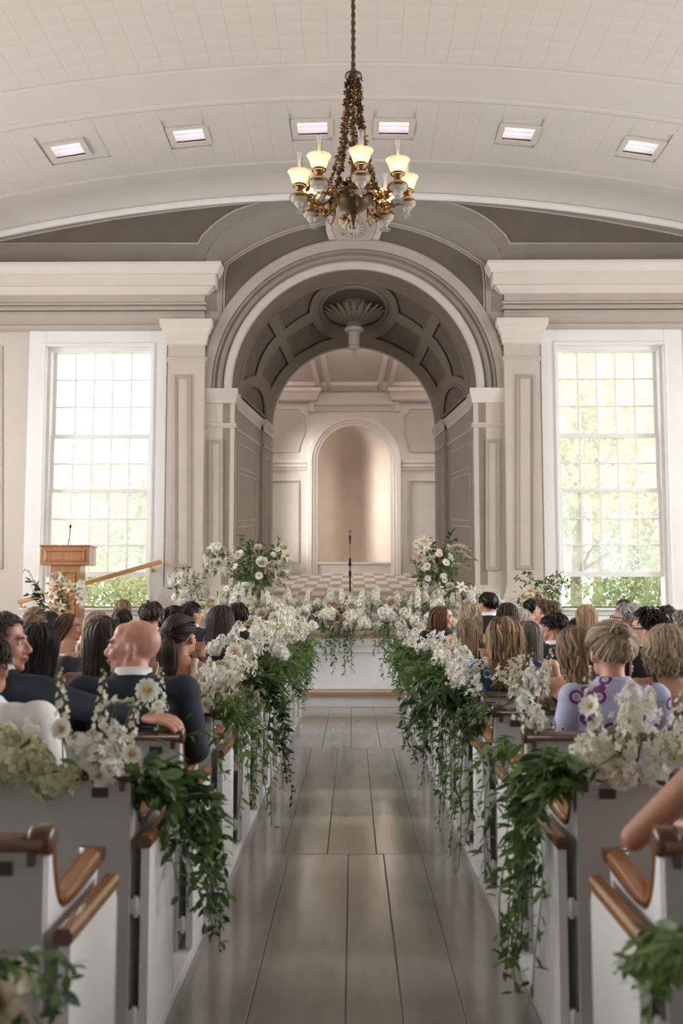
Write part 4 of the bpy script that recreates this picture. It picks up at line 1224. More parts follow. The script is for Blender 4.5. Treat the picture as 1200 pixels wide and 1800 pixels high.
def b_rose(R, m0, m1):
    mb = MB()
    for ring, (n, r, tilt) in enumerate(((3, .25, 1.5), (5, .45, 1.15), (6, .68, .75), (7, .92, .35))):
        for k in range(n):
            a = 2 * PI * k / n + ring * .5 + rf.uniform(-.1, .1); o = Vector((math.cos(a), math.sin(a), 0)); up = Vector((0, 0, 1))
            d = (o * math.cos(tilt) + up * math.sin(tilt)); n_ = (up * math.cos(tilt) - o * math.sin(tilt))
            petal(mb, o * R * r * .35 + up * (.05 * R), d, n_, R * (.75 + .12 * ring), R * (.75 + .12 * ring), .25, .35, 0 if ring > 1 else 1, .6)
    return mb.mesh('garden_rose', [m0, m1])
def b_open(R, n, m0, ctr=.2, cup=.25):
    mb = MB()
    for k in range(n):
        a = 2 * PI * k / n; o = Vector((math.cos(a), math.sin(a), rf.uniform(.05, .2))); petal(mb, o * R * .1, o, (0, 0, 1), R, R * 2.4 * 2 / n * 1.4, cup, .15, 0, .6)
    mb.ball((0, 0, R * .08), (R * ctr, R * ctr, R * ctr * .7), 10, 6, 1)
    for k in range(14):
        a = rf.uniform(0, 6.28); mb.ball((R * ctr * 1.5 * math.cos(a), R * ctr * 1.5 * math.sin(a), R * .16), R * .05, 5, 4, 1)
    return mb.mesh('cosmos', [m0, YEL])
def b_spike(H, n, fl, m0, taper=.4):
    mb = MB(); mb.tube([(0, 0, -.10), (0, 0, H * .98)], [.003, .0015], 5, 1)
    for i in range(n):
        u = i / n; z = H * u; a = i * 2.4; r = fl * (1 - (1 - taper) * u)
        o = Vector((math.cos(a), math.sin(a), .35)).normalized(); c = Vector((0, 0, z)) + o * r * .8
        for k in range(4):
            b = k * PI / 2 + i; t0 = o.orthogonal().normalized(); t1 = o.cross(t0); d = (t0 * math.cos(b) + t1 * math.sin(b) + o * .4)
            petal(mb, c, d, o, r * 1.0, r * .9, .1, .2, 0 if u < .85 else 2, .5, 3)
    return mb.mesh('flower_spike', [m0, STEM, PG])
def b_lily(R, m0):
    mb = MB(); mb.tube([(0, 0, -R * .9), (0, 0, -R * .35), (0, 0, 0)], [.004, R * .10, R * .22], 8, 0)
    for k in range(6):
        a = k * PI / 3; o = Vector((math.cos(a), math.sin(a), .75)); petal(mb, o * R * .1, o, Vector((-o.x, -o.y, .9)), R, R * .55, -.45, .25, 0, .15, 5)
    for k in range(6):
        a = k * PI / 3 + .5; mb.tube([(0, 0, 0), (R * .25 * math.cos(a), R * .25 * math.sin(a), R * .6)], .003, 4, 1)
    return mb.mesh('lily', [m0, YEL])
def b_umbel(R, m0):
    mb = MB(); mb.tube([(0, 0, -R * 2.2), (0, 0, -R * .5)], .0025, 5, 1)
    for v in fib(26, .2):
        p = Vector((v.x * R, v.y * R, (v.z - .5) * R * .35)); mb.tube([(0, 0, -R * .5), p], .001, 3, 1)
        for k in range(7):
            q_ = p + Vector((rf.uniform(-1, 1), rf.uniform(-1, 1), rf.uniform(-.2, .4))) * R * .14; r = R * .07
            mb.add([q_ + Vector((r, 0, 0)), q_ + Vector((0, r, 0)), q_ - Vector((r, 0, 0)), q_ - Vector((0, r, 0))], [(0, 1, 2, 3)], 0)
    return mb.mesh('lace_umbel', [m0, STEM])
def b_lilac(H, R, fl, n, m0):
    mb = MB(); mb.tube([(0, 0, -.06), (0, 0, H)], [.004, .002], 5, 1)
    for i in range(n):
        u = rf.random() ** .8; a = rf.uniform(0, 6.28); r = R * (1 - u) ** .6 * rf.uniform(.35, 1.25); c = Vector((r * math.cos(a), r * math.sin(a), H * u)); o = Vector((math.cos(a) + rf.uniform(-.6, .6), math.sin(a) + rf.uniform(-.6, .6), rf.uniform(-.1, 1))).normalized(); t0 = o.orthogonal().normalized(); t1 = o.cross(t0); a0 = rf.uniform(0, 1.6)
        for k in range(4):
            d = t0 * math.cos(a0 + k * PI / 2) + t1 * math.sin(a0 + k * PI / 2); s = o.cross(d)
            mb.add([c, c + d * fl * .6 - s * fl * .4, c + d * fl, c + d * fl * .6 + s * fl * .4], [(0, 1, 2, 3)], 0, True)
    return mb.mesh('blossom_panicle', [m0, STEM])
BL = {'hyd': [b_hydrangea(85, .062, .019, PW), b_hydrangea(95, .074, .020, PI_), b_hydrangea(72, .054, .019, PW)],
      'ghyd': [b_hydrangea(24, .052, .030, PG, 1.1), b_hydrangea(20, .046, .030, PG, 1.2)],
      'rose': [b_rose(.05, PC, PB), b_rose(.055, PW, PC), b_rose(.045, PB, PB)],
      'cosmos': [b_open(.042, 8, PW), b_open(.036, 7, PW, .22), b_open(.045, 6, PI_, .16)],
      'spike': [b_spike(.20, 30, .034, PW), b_spike(.26, 36, .034, PW), b_spike(.15, 24, .032, PI_)],
      'snap': [b_spike(.22, 20, .022, PI_, .25), b_spike(.18, 16, .020, PW, .3)],
      'lily': [b_lily(.075, PW), b_lily(.085, PC), b_lily(.08, PP)],
      'umbel': [b_umbel(.055, PW), b_umbel(.07, PI_)],
      'lilac': [b_lilac(.12, .055, .013, 64, PW), b_lilac(.15, .055, .013, 74, PI_), b_lilac(.12, .05, .012, 60, PW), b_lilac(.10, .04, .011, 40, PG)]}
def leaf_mesh(name, mtl, W=.42, fold=.18, droop=.25):
    mb = MB(); rows = []
    for i in range(5):
        u = i / 4; w = W * .5 * math.sin(PI * min(.985, .06 + u * .93)) ** .8 * (1 - .25 * u); z = -droop * u * u * .6
        rows.append([(-w, u, z + fold * w), (0, u, z), (w, u, z + fold * w)])
    mb.grid(rows, 0, True); return mb
LEAFSHAPES = [leaf_mesh('leaf', LFM), leaf_mesh('leaf', LFM, .30, .2, .4), leaf_mesh('leaf', LFM, .52, .1, .15)]
LEAF = {(i, k): LEAFSHAPES[i].mesh('leaf', [m_]) for i in range(3) for k, m_ in enumerate((LFM, LFD, LFL))}
def leafM(p, d, roll, size):
    q_ = Vector(d).normalized().to_track_quat('Y', 'Z') @ Quaternion((0, 1, 0), roll)
    return Matrix.Translation(p) @ q_.to_matrix().to_4x4() @ Matrix.Scale(size, 4)
class Foliage:
    """leaves either as parts of their own or joined into one part"""
    def __init__(s, parent, single): s.p = parent; s.single = single; s.mb = MB(); s.n = 0; s.st = MB()
    def leaf(s, pos, d, size, shape=0, tone=0, roll=None, rg=random):
        M = leafM(Vector(pos), d, rg.uniform(-.9, .9) if roll is None else roll, size)
        s.n += 1
        if s.single and s.n <= 290:
            o = link('leaf', LEAF[(shape, tone)], s.p); o.matrix_local = M
        else:
            L_ = LEAFSHAPES[shape]; s.mb.add(L_.v, L_.f, tone, True, M)
    def stem(s, path, r): s.st.tube(path, r, 4, 0)
    def done(s):
        if s.mb.v: tag(s.mb.obj('foliage', [LFM, LFD, LFL], s.p, fix=False), kind='stuff')
        if s.st.v: tag(s.st.obj('stems', STEM, s.p, fix=False), kind='stuff')
def bloom(parent, kind, pos, d, rg, scale=1.0, idx=None):
    me = BL[kind][rg.randrange(len(BL[kind])) if idx is None else idx % len(BL[kind])]
    q_ = Vector(d).normalized().to_track_quat('Z', 'Y') @ Quaternion((0, 0, 1), rg.uniform(0, 6.28))
    nm = {'hyd': 'hydrangea_bloom', 'ghyd': 'green_hydrangea_bloom', 'rose': 'rose_bloom', 'cosmos': 'cosmos_bloom', 'spike': 'stock_spike', 'snap': 'snapdragon_spike', 'lily': 'lily_bloom', 'umbel': 'lace_flower', 'lilac': 'lilac_panicle'}[kind]
    return link(nm, me, parent, pos, q_, scale * rg.uniform(.88, 1.12))
def vine(fo, rg, p0, s, end, sp, lsize, tones, shapes, step=.026, floor=.04):
    """a trailing stem from p0: out towards the aisle, then drooping to its end"""
    e = Vector((-s * max(.09, rg.gauss(end[0], sp[0])), rg.gauss(end[1], sp[1]), rg.gauss(end[2], sp[2])))
    P0 = Vector(p0); P3 = P0 + e; P3.z = max(floor, P3.z)
    P1 = P0 + Vector((e.x * .7, e.y * .25 + rg.uniform(-.03, .03), .05)); P2 = P0 + Vector((e.x * 1.05, e.y * .7, e.z * .45))
    L = (P3 - P0).length * 1.12; n = max(5, int(L / step)); path = []
    ph = rg.uniform(0, 6)
    for i in range(n + 1):
        u = i / n; w = 1 - u
        p = P0 * w**3 + P1 * 3 * w * w * u + P2 * 3 * w * u * u + P3 * u**3
        p += Vector((.014 * math.sin(ph + u * 9), .018 * math.cos(ph * 2 + u * 7), 0))
        if abs(p.x) > .590 and p.z < .69: p.x = math.copysign(.590, p.x)
        path.append(p)
        k = (1 - .45 * u * u)
        for _ in range(2 if rg.random() < .75 else 1):
            t = Vector((rg.uniform(-1, 1) - s * .4, rg.uniform(-1, 1) - .3, rg.uniform(-1.0, .35)))
            fo.leaf(p + t * .008, t, lsize * rg.uniform(.6, 1.2) * k, rg.choice(shapes), rg.choice(tones), rg=rg)
    fo.stem(path, .0022)
def garland(s, k, blooms, vines, label, single, spread=(.10, .06, .05), rise=0.03, tuft=14, seed=0, xoff=0.0):
    """flowers tied at the aisle end of pew k with greenery trailing towards the aisle.
       blooms: (kind, dx outwards from the aisle end, dy, dz, lean, scale) or (kind, count)"""
    A = Vector((s * (XE + .0), rowY(k) - .02, .87))
    t = tag(empty('pew_garland', A), label, 'flower garland', 'pew garlands on the %s of the aisle' % side_w[s])
    rg = random.Random(100 * k + (7 if s > 0 else 3) + seed); fo = Foliage(t, single)
    for b in blooms:
        if len(b) == 2:
            for _ in range(b[1]):
                p = Vector((s * (rg.gauss(.03 + xoff, spread[0])), rg.gauss(-.03, spread[1]), rise + abs(rg.gauss(0, spread[2]))))
                d = Vector((rg.uniform(-.7, .7), rg.uniform(-1.0, .15), rg.uniform(.3, 1)))
                bloom(t, b[0], p, d, rg)
                fo.stem([p, p * .5, (0, 0, 0)], .0018)
        else:
            kind, dx, dy, dz, lean, sc = b
            p = Vector((s * dx, dy, dz)); d = Vector((s * lean[0], lean[1], lean[2]))
            bloom(t, kind, p, d, rg, sc)
            if dz > .1: fo.stem([p, p.lerp(Vector((s * .06, 0, .02)), .5) + Vector((rg.uniform(-.01, .01), 0, 0)), (s * .06, 0, .0)], .002)
    for _ in range(tuft):
        p = Vector((s * rg.gauss(.02 + xoff * .7, spread[0]), rg.gauss(-.03, spread[1]), rg.uniform(-.02, .05)))
        fo.leaf(p, (rg.uniform(-1, 1), rg.uniform(-1, .4), rg.uniform(-.2, .8)), rg.uniform(.05, .085), rg.choice((0, 1, 2)), rg.choice((0, 0, 1)), rg=rg)
    # vines are laid out in the place, then taken relative to the knot
    for (n, end, sp, lsize, tones, shapes, off) in vines:
        for _ in range(n):
            p0 = A + Vector((-s * (.02 + rg.uniform(0, .05)), rg.uniform(-.06, .10) + off[1], off[2] + rg.uniform(-.06, .02)))
            sub = Foliage(t, single); sub.n = fo.n
            class Rel:
                def leaf(_, pos, *a, **kw): fo.leaf(Vector(pos) - A, *a, **kw)
                def stem(_, path, r): fo.stem([q_ - A for q_ in path], r)
            vine(Rel(), rg, p0, s, end, sp, lsize, tones, shapes)
    fo.done()
    return t
M_, D_, L_ = 0, 1, 2
up = (0, 0, 1)
Z3 = (0, 0, 0)
# left of the aisle
garland(-1, 0, [('rose', -.09, .33, -.16, (-.3, -.8, .3), .8), ('rose', -.10, .38, -.20, (-.4, -.9, .0), .7), ('cosmos', -.11, .40, -.14, (-.5, -.6, .5), .6)], [(4, (.09, .40, -.15), (.02, .04, .03), .055, (D_, M_), (0, 2), (0, .10, -.09))], 'garland on the foremost left pew, cut by the bottom left corner', True, xoff=-.05)
garland(-1, 2, [('ghyd', .32, -.05, .02, (.2, -.9, .4), 1.15), ('ghyd', .40, -.06, -.01, (.3, -.9, .1), 1.1), ('ghyd', .26, -.06, .03, (0, -.9, .5), 1.1), ('ghyd', .36, -.04, .06, (.2, -.6, .8), 1.1), ('ghyd', .21, -.07, -.03, (0, -1, .1), .9),
     ('ghyd', .44, -.05, .04, (.3, -.8, .4), 1.0), ('ghyd', .17, -.06, -.02, (-.2, -1, .0), .8), ('ghyd', .48, -.05, -.05, (.3, -1, 0), .9),
     ('hyd', .07, -.04, .03, (0, -.8, .6), .8), ('lilac', .04, -.06, .01, (-.3, -.8, .2), .8), ('hyd', .12, -.05, .06, (.1, -.5, .8), .7), ('cosmos', .175, -.08, .125, (.1, -.9, .35), .8), ('cosmos', -.03, -.07, .05, (-.2, -1, .3), .75), ('cosmos', .06, -.08, -.01, (-.3, -.8, -.3), .6),
     ('snap', .19, -.02, .08, (.05, .0, 1), .95), ('snap', .08, -.02, .08, (-.05, 0, 1), .95), ('snap', .0, 0, .06, (-.25, .0, 1), .85), ('umbel', .03, -.02, .20, (0, -.1, 1), .35), ('umbel', -.02, -.02, .19, (0, 0, 1), .35), ('lilac', .02, -.03, .05, (.1, -.2, 1), .8), ('lilac', .27, -.02, .05, (.2, -.3, 1), .8)],
    [(8, (.16, .48, -.60), (.04, .12, .10), .072, (M_, D_, M_), (0, 2), (0, .06, -.03)), (11, (.11, .22, -.30), (.03, .12, .12), .072, (D_, M_), (0, 2), (0, .04, -.02))], 'green hydrangea and white flower garland on the second left pew', True, tuft=34, spread=(.14, .05, .05))
garland(-1, 3, [('lilac', 3), ('cosmos', .10, -.05, .16, (.1, -1, .1), 1.0), ('snap', .06, 0, .08, (0, 0, 1), 1)], [(2, (.12, .1, -.2), (.02, .05, .05), .05, (M_,), (0,), Z3)], 'small white sprig on the third left pew beside bald man', True, tuft=8, xoff=.05, spread=(.05, .04, .04))
garland(-1, 4, [('lilac', 5), ('hyd', 1), ('cosmos', .0, -.06, .02, (-.2, -1, .3), .9)], [(7, (.15, .2, -.55), (.04, .10, .14), .06, (M_, L_, M_), (0, 1), (0, .03, 0)), (5, (.12, .1, -.22), (.04, .1, .08), .055, (M_,), (0,), Z3)], 'white lilac garland with mid green vine on the fourth left pew', True, tuft=14, spread=(.06, .05, .05))
garland(-1, 5, [('lilac', 4), ('cosmos', .06, -.06, .10, (0, -1, .2), 1.1)], [(4, (.12, .1, -.25), (.03, .1, .1), .055, (M_, L_), (0,), Z3)], 'white sprig with short vine on the fifth left pew', False, tuft=14, spread=(.06, .05, .06))
garland(-1, 6, [('lilac', 5), ('cosmos', .07, -.05, .17, (0, -1, .1), 1.3), ('cosmos', .03, -.06, .08, (0, -1, .2), .9), ('hyd', 1)], [(7, (.17, .25, -.66), (.04, .12, .12), .078, (D_, D_, M_), (0, 2), Z3), (7, (.15, .15, -.25), (.05, .14, .1), .07, (D_, M_), (0, 2), Z3)], 'garland with long dark leaved vine on the sixth left pew', False, tuft=24, spread=(.08, .06, .06))
for k, n in ((7, 'seventh'), (8, 'eighth'), (9, 'ninth'), (10, 'tenth'), (11, 'eleventh'), (12, 'twelfth')):
    garland(-1, k, [('lilac', 9), ('hyd', 2), ('spike', 2), ('cosmos', 1)], [(7, (.14, .22, -.26), (.05, .16, .13), .075, (M_, D_, M_, L_), (0, 1), (0, .08, .02)), (4, (.20, .25, -.14), (.06, .15, .10), .07, (M_, L_), (1, 0), (0, .08, .05))], 'white lilac and trailing greenery on the %s left pew' % n, False, tuft=40, spread=(.13, .10, .10), rise=.05, xoff=.02)
# right of the aisle
garland(1, 0, [('lilac', 2), ('snap', 1)], [(8, (.09, .42, -.13), (.03, .05, .05), .055, (M_, L_), (0, 2), (0, .10, -.05))], 'leafy garland on the foremost right pew, cut by the bottom right corner', True, xoff=-.04)
garland(1, 2, [('lilac', .12, -.05, .06, (.0, -.5, .8), 1.3), ('lilac', .17, -.05, .10, (.1, -.3, 1), 1.3), ('lilac', .14, -.04, .14, (.0, -.1, 1), 1.1), ('lilac', .22, -.05, .05, (.4, -.5, .6), 1.2), ('hyd', .05, -.06, .02, (-.2, -.9, .4), .8), ('hyd', .10, -.07, .0, (0, -1, .2), .75), ('hyd', .19, -.06, .0, (.2, -1, .2), .75), ('hyd', .02, -.05, .04, (-.3, -.7, .5), .7),
     ('cosmos', .075, -.10, .015, (-.1, -1, .1), .75), ('cosmos', .02, -.05, .19, (-.6, -.6, .5), .85), ('cosmos', .10, -.10, -.02, (0, -1, -.1), .65), ('snap', .05, -.02, .08, (-.15, 0, 1), 1.1), ('snap', .24, -.03, .05, (.35, 0, 1), 1.1), ('spike', .13, -.02, .03, (0, .0, 1), .8), ('ghyd', .26, -.05, .06, (.4, -.6, .6), .8)],
    [(8, (.13, .20, -.62), (.03, .12, .10), .066, (M_, M_, L_), (0, 2), Z3), (11, (.11, .08, -.30), (.03, .12, .14), .064, (D_, M_, M_), (0, 1), (0, .0, .02)), (4, (.15, .28, -.48), (.05, .1, .1), .07, (D_, M_), (1,), (0, .05, 0))], 'big white bouquet and long green cascade on the second right pew', True, tuft=40, spread=(.10, .06, .06))
garland(1, 4, [('lilac', 5), ('snap', .13, -.02, .05, (.1, 0, 1), 1.2), ('spike', .08, -.02, .04, (-.1, 0, 1), .9), ('lilac', .18, -.02, .08, (.3, 0, 1), 1.1), ('cosmos', .10, -.05, .07, (0, -1, .3), .8), ('snap', .2, 0, .06, (.25, 0, 1), 1.2)], [(5, (.14, .2, -.4), (.04, .12, .12), .06, (M_, D_), (0, 1), Z3), (3, (.13, .25, -.6), (.03, .1, .1), .055, (M_, L_), (0, 2), (0, .1, -.05))], 'white snapdragon garland on the fourth right pew behind blue floral dress', True, tuft=24, xoff=.09, spread=(.10, .05, .05))
garland(1, 3, [('lilac', 2)], [(3, (.13, .2, -.4), (.03, .1, .1), .055, (M_, L_), (0, 2), (0, .1, -.05))], 'sparse vine on the third right pew', True, tuft=8, xoff=.0, spread=(.04, .04, .03))
garland(1, 5, [('spike', -.08, -.02, .05, (-.1, 0, 1), .9), ('lilac', 4)], [(10, (.20, .15, -.28), (.07, .18, .14), .08, (D_, M_, D_), (1, 0), (0, .05, .0)), (4, (.15, .2, -.62), (.03, .1, .1), .055, (M_, L_), (0,), (0, .1, 0))], 'dark leafy garland with white stock on the fifth right pew', False, tuft=34, spread=(.04, .06, .03), xoff=-.10)
garland(1, 6, [('spike', 1), ('hyd', 1), ('lilac', 4), ('lily', 1)], [(9, (.20, .2, -.32), (.07, .16, .14), .075, (M_, D_), (0, 1), Z3), (3, (.16, .2, -.6), (.03, .1, .1), .05, (L_, M_), (0,), Z3)], 'white stock and lily garland on the sixth right pew', False, tuft=34, spread=(.05, .07, .04), xoff=-.08)
for k, n in ((7, 'seventh'), (8, 'eighth'), (9, 'ninth'), (10, 'tenth'), (11, 'eleventh'), (12, 'twelfth')):
    garland(1, k, [('lilac', 8), ('cosmos', 2), ('snap', 1)], [(7, (.14, .22, -.30), (.05, .16, .14), .075, (M_, D_, M_), (0, 1), (0, .08, .02)), (4, (.22, .25, -.16), (.06, .15, .1), .07, (M_, L_), (1, 0), (0, .08, .04))], 'white blossom and trailing greenery on the %s right pew' % n, False, tuft=36, spread=(.08, .10, .05), rise=.02, xoff=.0)

# ---- bank of flowers along the stage edge
def bank():
    rg = random.Random(21)
    c = U(615, 1090, 13.4)
    t = tag(empty('stage_flower_bank', (c.x, 13.4, STZ + .04)), 'long bank of white hydrangeas, roses and stock along the stage edge', 'flower bank')
    fo = Foliage(t, False)
    for i in range(296):
        px = rg.uniform(335, 880); f = i / 296
        if f < .42: kind, py, dep = rg.choice(('hyd', 'hyd', 'rose')), rg.uniform(1078, 1104), rg.uniform(-.12, .05)
        elif f < .80: kind, py, dep = rg.choice(('rose', 'hyd', 'lilac', 'lilac', 'spike')), rg.uniform(1058, 1084), rg.uniform(0, .25)
        else: kind, py, dep = 'spike', rg.uniform(1062, 1086), rg.uniform(.0, .3)
        p = U(px, py, 13.4 + dep) - t.location
        p.z = max(.02, p.z)
        if kind == 'spike': d = (rg.uniform(-.25, .25), rg.uniform(-.25, .1), 1)
        else: d = (rg.uniform(-.5, .5), -1, rg.uniform(-.1, .9))
        bloom(t, kind, p, d, rg, 1.15 if kind != 'rose' else 1.35)
    for i in range(1000):
        px = rg.uniform(330, 885); py = 1110 - 48 * rg.random() ** 1.6
        p = U(px, py, 13.4 + rg.uniform(-.10, .3)) - t.location
        if p.z < -.01: continue
        fo.leaf(p, (rg.uniform(-1, 1), rg.uniform(-1, .3), rg.uniform(-.4, 1)), rg.uniform(.05, .10), rg.choice((0, 1, 2)), rg.choice((0, 0, 1, 2)), rg=rg)
    for px, py1 in ((452, 1150), (462, 1172), (472, 1168), (527, 1178), (533, 1188), (540, 1160), (590, 1182), (597, 1148), (608, 1165), (668, 1145), (672, 1162), (680, 1140), (690, 1135), (410, 1130), (790, 1135), (585, 1150), (522, 1150), (572, 1160), (579, 1170), (604, 1186), (613, 1178), (621, 1150), (661, 1150), (684, 1158), (567, 1135), (640, 1125)):
        a = U(px, 1098, 13.16) - t.location; b = U(px + rg.uniform(-6, 6), py1, 13.15) - t.location; path = []
        n = int((a - b).length / .028)
        for i in range(n + 1):
            u = i / n; p = a.lerp(b, u) + Vector((rg.uniform(-.015, .015), rg.uniform(-.03, .01), 0)); path.append(p)
            for _ in range(2): fo.leaf(p, (rg.uniform(-1, 1), rg.uniform(-1, 0), rg.uniform(-1, .3)), rg.uniform(.045, .085) * (1 - .3 * u), rg.choice((0, 1)), rg.choice((0, 0, 1)), rg=rg)
        fo.stem(path, .003)
    fo.done()
bank()

ACRY = bpy.data.materials.new('clear_acrylic'); ACRY.use_nodes = True
nt = ACRY.node_tree; N = nt.nodes; N.clear(); o_ = N.new('ShaderNodeOutputMaterial'); tr = N.new('ShaderNodeBsdfTransparent'); tr.inputs[0].default_value = (.93, .94, .94, 1); g_ = N.new('ShaderNodeBsdfGlossy'); g_.inputs['Roughness'].default_value = .05; fz = N.new('ShaderNodeFresnel'); fz.inputs[0].default_value = 1.5; mx = N.new('ShaderNodeMixShader')
nt.links.new(fz.outputs[0], mx.inputs[0]); nt.links.new(tr.outputs[0], mx.inputs[1]); nt.links.new(g_.outputs[0], mx.inputs[2]); nt.links.new(mx.outputs[0], o_.inputs[0])
POT = mat('stone_urn', (.42, .37, .31), .7, var=.15, vscale=(8, 8, 8))
def arrangement(label, Y, base, clusters, sprays, stands=(), seed=0, name='flower_arrangement'):
    """clusters: (px, py, rx, ry, n leaves, tones, blooms{kind:n}); sprays: (px0, py0, px1, py1, leaf size, tone) leafy branches;
       base: (px, z top of the vessel above the stage)"""
    c = U(base[0], 1060, Y)
    t = tag(empty(name, (c.x, Y, STZ)), label, 'flower arrangement')
    rg = random.Random(seed); fo = Foliage(t, False); k = Y / FPX
    if stands:
        for sx_ in stands:
            x = UX(sx_, 1050, Y) - c.x
            m = MB()
            for dx in (-.07, .07): m.tube([(x + dx, -.07, 0), (x + dx, -.07, base[1])], .008, 6); m.tube([(x + dx, .07, 0), (x + dx, .07, base[1])], .008, 6)
            m.box((x - .09, -.09, base[1]), (x + .09, .09, base[1] + .012)); m.box((x - .09, -.09, 0), (x + .09, .09, .012))
            m.obj('acrylic_stand', ACRY, t)
    m = MB(); zb = base[1] if stands else 0.0; hv = .14 if stands else max(.12, base[1])
    m.lathe([(.06, zb), (.08, zb + .01), (.10, zb + hv * .6), (.12, zb + hv)], 20); m.obj('vessel', POT if not stands else CL_WHITE, t)
    root = Vector((0, 0, zb + hv))
    for (px, py, rx, ry, nl, tones, bl) in clusters:
        C = U(px, py, Y) - t.location
        R = Vector((rx * k, min(rx, ry) * k * .8, ry * k))
        for _ in range(nl):
            v = Vector((rg.gauss(0, 1), rg.gauss(0, 1), rg.gauss(0, 1))).normalized() * rg.uniform(.35, 1.05)
            p = C + Vector((v.x * R.x, v.y * R.y, v.z * R.z))
            fo.leaf(p, (v.x + rg.uniform(-.6, .6), v.y - .4, v.z + rg.uniform(-.8, .5)), rg.uniform(.055, .10), rg.choice((0, 1, 2)), rg.choice(tones), rg=rg)
        for _ in range(max(3, nl // 25)): 
            v = Vector((rg.uniform(-.7, .7), rg.uniform(-.5, .5), rg.uniform(-.3, .9))); fo.stem([root, root.lerp(C, .5), C + Vector((v.x * R.x, v.y * R.y, v.z * R.z))], .004)
        for kind, n in bl.items():
            for i in range(n):
                a = rg.uniform(0, 2 * PI); r = math.sqrt(rg.uniform(.05, 1)); v = Vector((r * math.cos(a), -math.sqrt(max(.05, 1 - r * r * .8)), r * math.sin(a)))
                p = C + Vector((v.x * R.x, v.y * R.y, v.z * R.z)); d = Vector((v.x, -1.1, v.z + .3)) if kind not in ('spike', 'snap', 'lilac', 'umbel') else Vector((v.x * .8, -.35, 1))
                bloom(t, kind, p, d, rg, 1.15)
                fo.stem([root, root.lerp(p, .5), p], .0025)
    for (x0, y0, x1, y1, ls, tone) in sprays:
        a = U(x0, y0, Y) - t.location; b = U(x1, y1, Y) - t.location; n = max(4, int((b - a).length / .035)); path = []
        for i in range(n + 1):
            u = i / n; p = a.lerp(b, u) + Vector((0, rg.uniform(-.02, .02), .06 * math.sin(PI * u))); path.append(p)
            for _ in range(2): fo.leaf(p, (rg.uniform(-1, 1), rg.uniform(-.8, .3), rg.uniform(-.5, .7)), ls * rg.uniform(.7, 1.1), rg.choice((0, 2)), tone, rg=rg)
        fo.stem([root] + path, .004)
    fo.done()
CL_WHITE = mat('white_bowl', (.75, .73, .70), .3)
arrangement('tall rose and greenery arrangement on clear stands left of the arch', 14.0, (432, .55), [(382, 985, 26, 24, 70, (0, 0, 2), {'rose': 6, 'hyd': 2, 'spike': 3, 'umbel': 3, 'lilac': 3}), (448, 1000, 42, 46, 420, (0, 1, 0), {'rose': 4, 'cosmos': 4}), (488, 990, 22, 30, 60, (0, 2), {'rose': 6, 'lily': 3, 'cosmos': 3}), (430, 1045, 40, 20, 110, (2, 0), {'cosmos': 8, 'umbel': 3})],
   [(425, 985, 422, 942, .075, 0), (440, 990, 437, 955, .075, 0), (425, 975, 460, 965, .07, 0), (375, 1000, 358, 1015, .06, 0), (488, 985, 489, 945, .05, 2), (470, 1010, 505, 1040, .05, 2)], (392, 468), 1)
arrangement('airy greenery and lily arrangement on clear stand right of the arch', 14.0, (775, .45), [(765, 1000, 32, 36, 300, (0, 0, 2), {'cosmos': 7, 'umbel': 3}), (745, 1015, 22, 22, 70, (2, 0), {'cosmos': 5, 'umbel': 3}), (790, 1040, 40, 18, 110, (0, 1), {'lily': 9, 'umbel': 4, 'rose': 3}), (805, 985, 24, 30, 24, (0,), {'umbel': 7, 'lilac': 2}), (742, 960, 12, 22, 8, (2,), {'lily': 4, 'cosmos': 2})],
   [(775, 1000, 794, 935, .085, 1), (780, 975, 805, 945, .075, 1), (770, 985, 755, 955, .085, 1), (785, 990, 778, 965, .08, 1), (735, 1010, 722, 985, .05, 0), (800, 1000, 838, 985, .05, 2)], (752, 800), 2)
arrangement('white blossom bush in an urn left of the stage stands', 14.3, (327, .35), [(325, 1030, 26, 26, 140, (0, 0, 2), {'lilac': 10, 'hyd': 4, 'cosmos': 5}), (340, 1055, 24, 22, 60, (0,), {'lilac': 8, 'hyd': 5})], [(315, 1020, 303, 1003, .06, 0), (330, 1015, 332, 998, .06, 0)], (), 3)
arrangement('white lily arrangement with curling leaf branch before the lectern', 13.9, (108, .25), [(118, 1045, 34, 24, 60, (0, 1), {'lily': 11, 'lilac': 5, 'umbel': 3}), (102, 1025, 22, 20, 20, (0,), {'lilac': 4, 'umbel': 3})],
   [(80, 1060, 52, 1020, .10, 1), (75, 1065, 60, 1035, .10, 1), (80, 1068, 48, 1045, .10, 1), (58, 1020, 42, 1003, .04, 2), (112, 1030, 113, 1010, .05, 0), (120, 1045, 145, 1025, .05, 2)], (), 4)
arrangement('leafy branch and lily arrangement below the right window', 13.9, (945, .25), [(930, 1050, 26, 14, 50, (0, 2), {'lily': 9, 'rose': 2}), (965, 1035, 26, 18, 90, (2, 0), {})],
   [(940, 1045, 905, 1018, .08, 0), (935, 1040, 925, 1005, .08, 0), (940, 1035, 945, 1022, .08, 0), (955, 1040, 985, 1008, .085, 2), (960, 1040, 1005, 1022, .085, 2), (970, 1045, 1000, 1035, .08, 2), (960, 1035, 972, 1012, .08, 0)], (), 5)
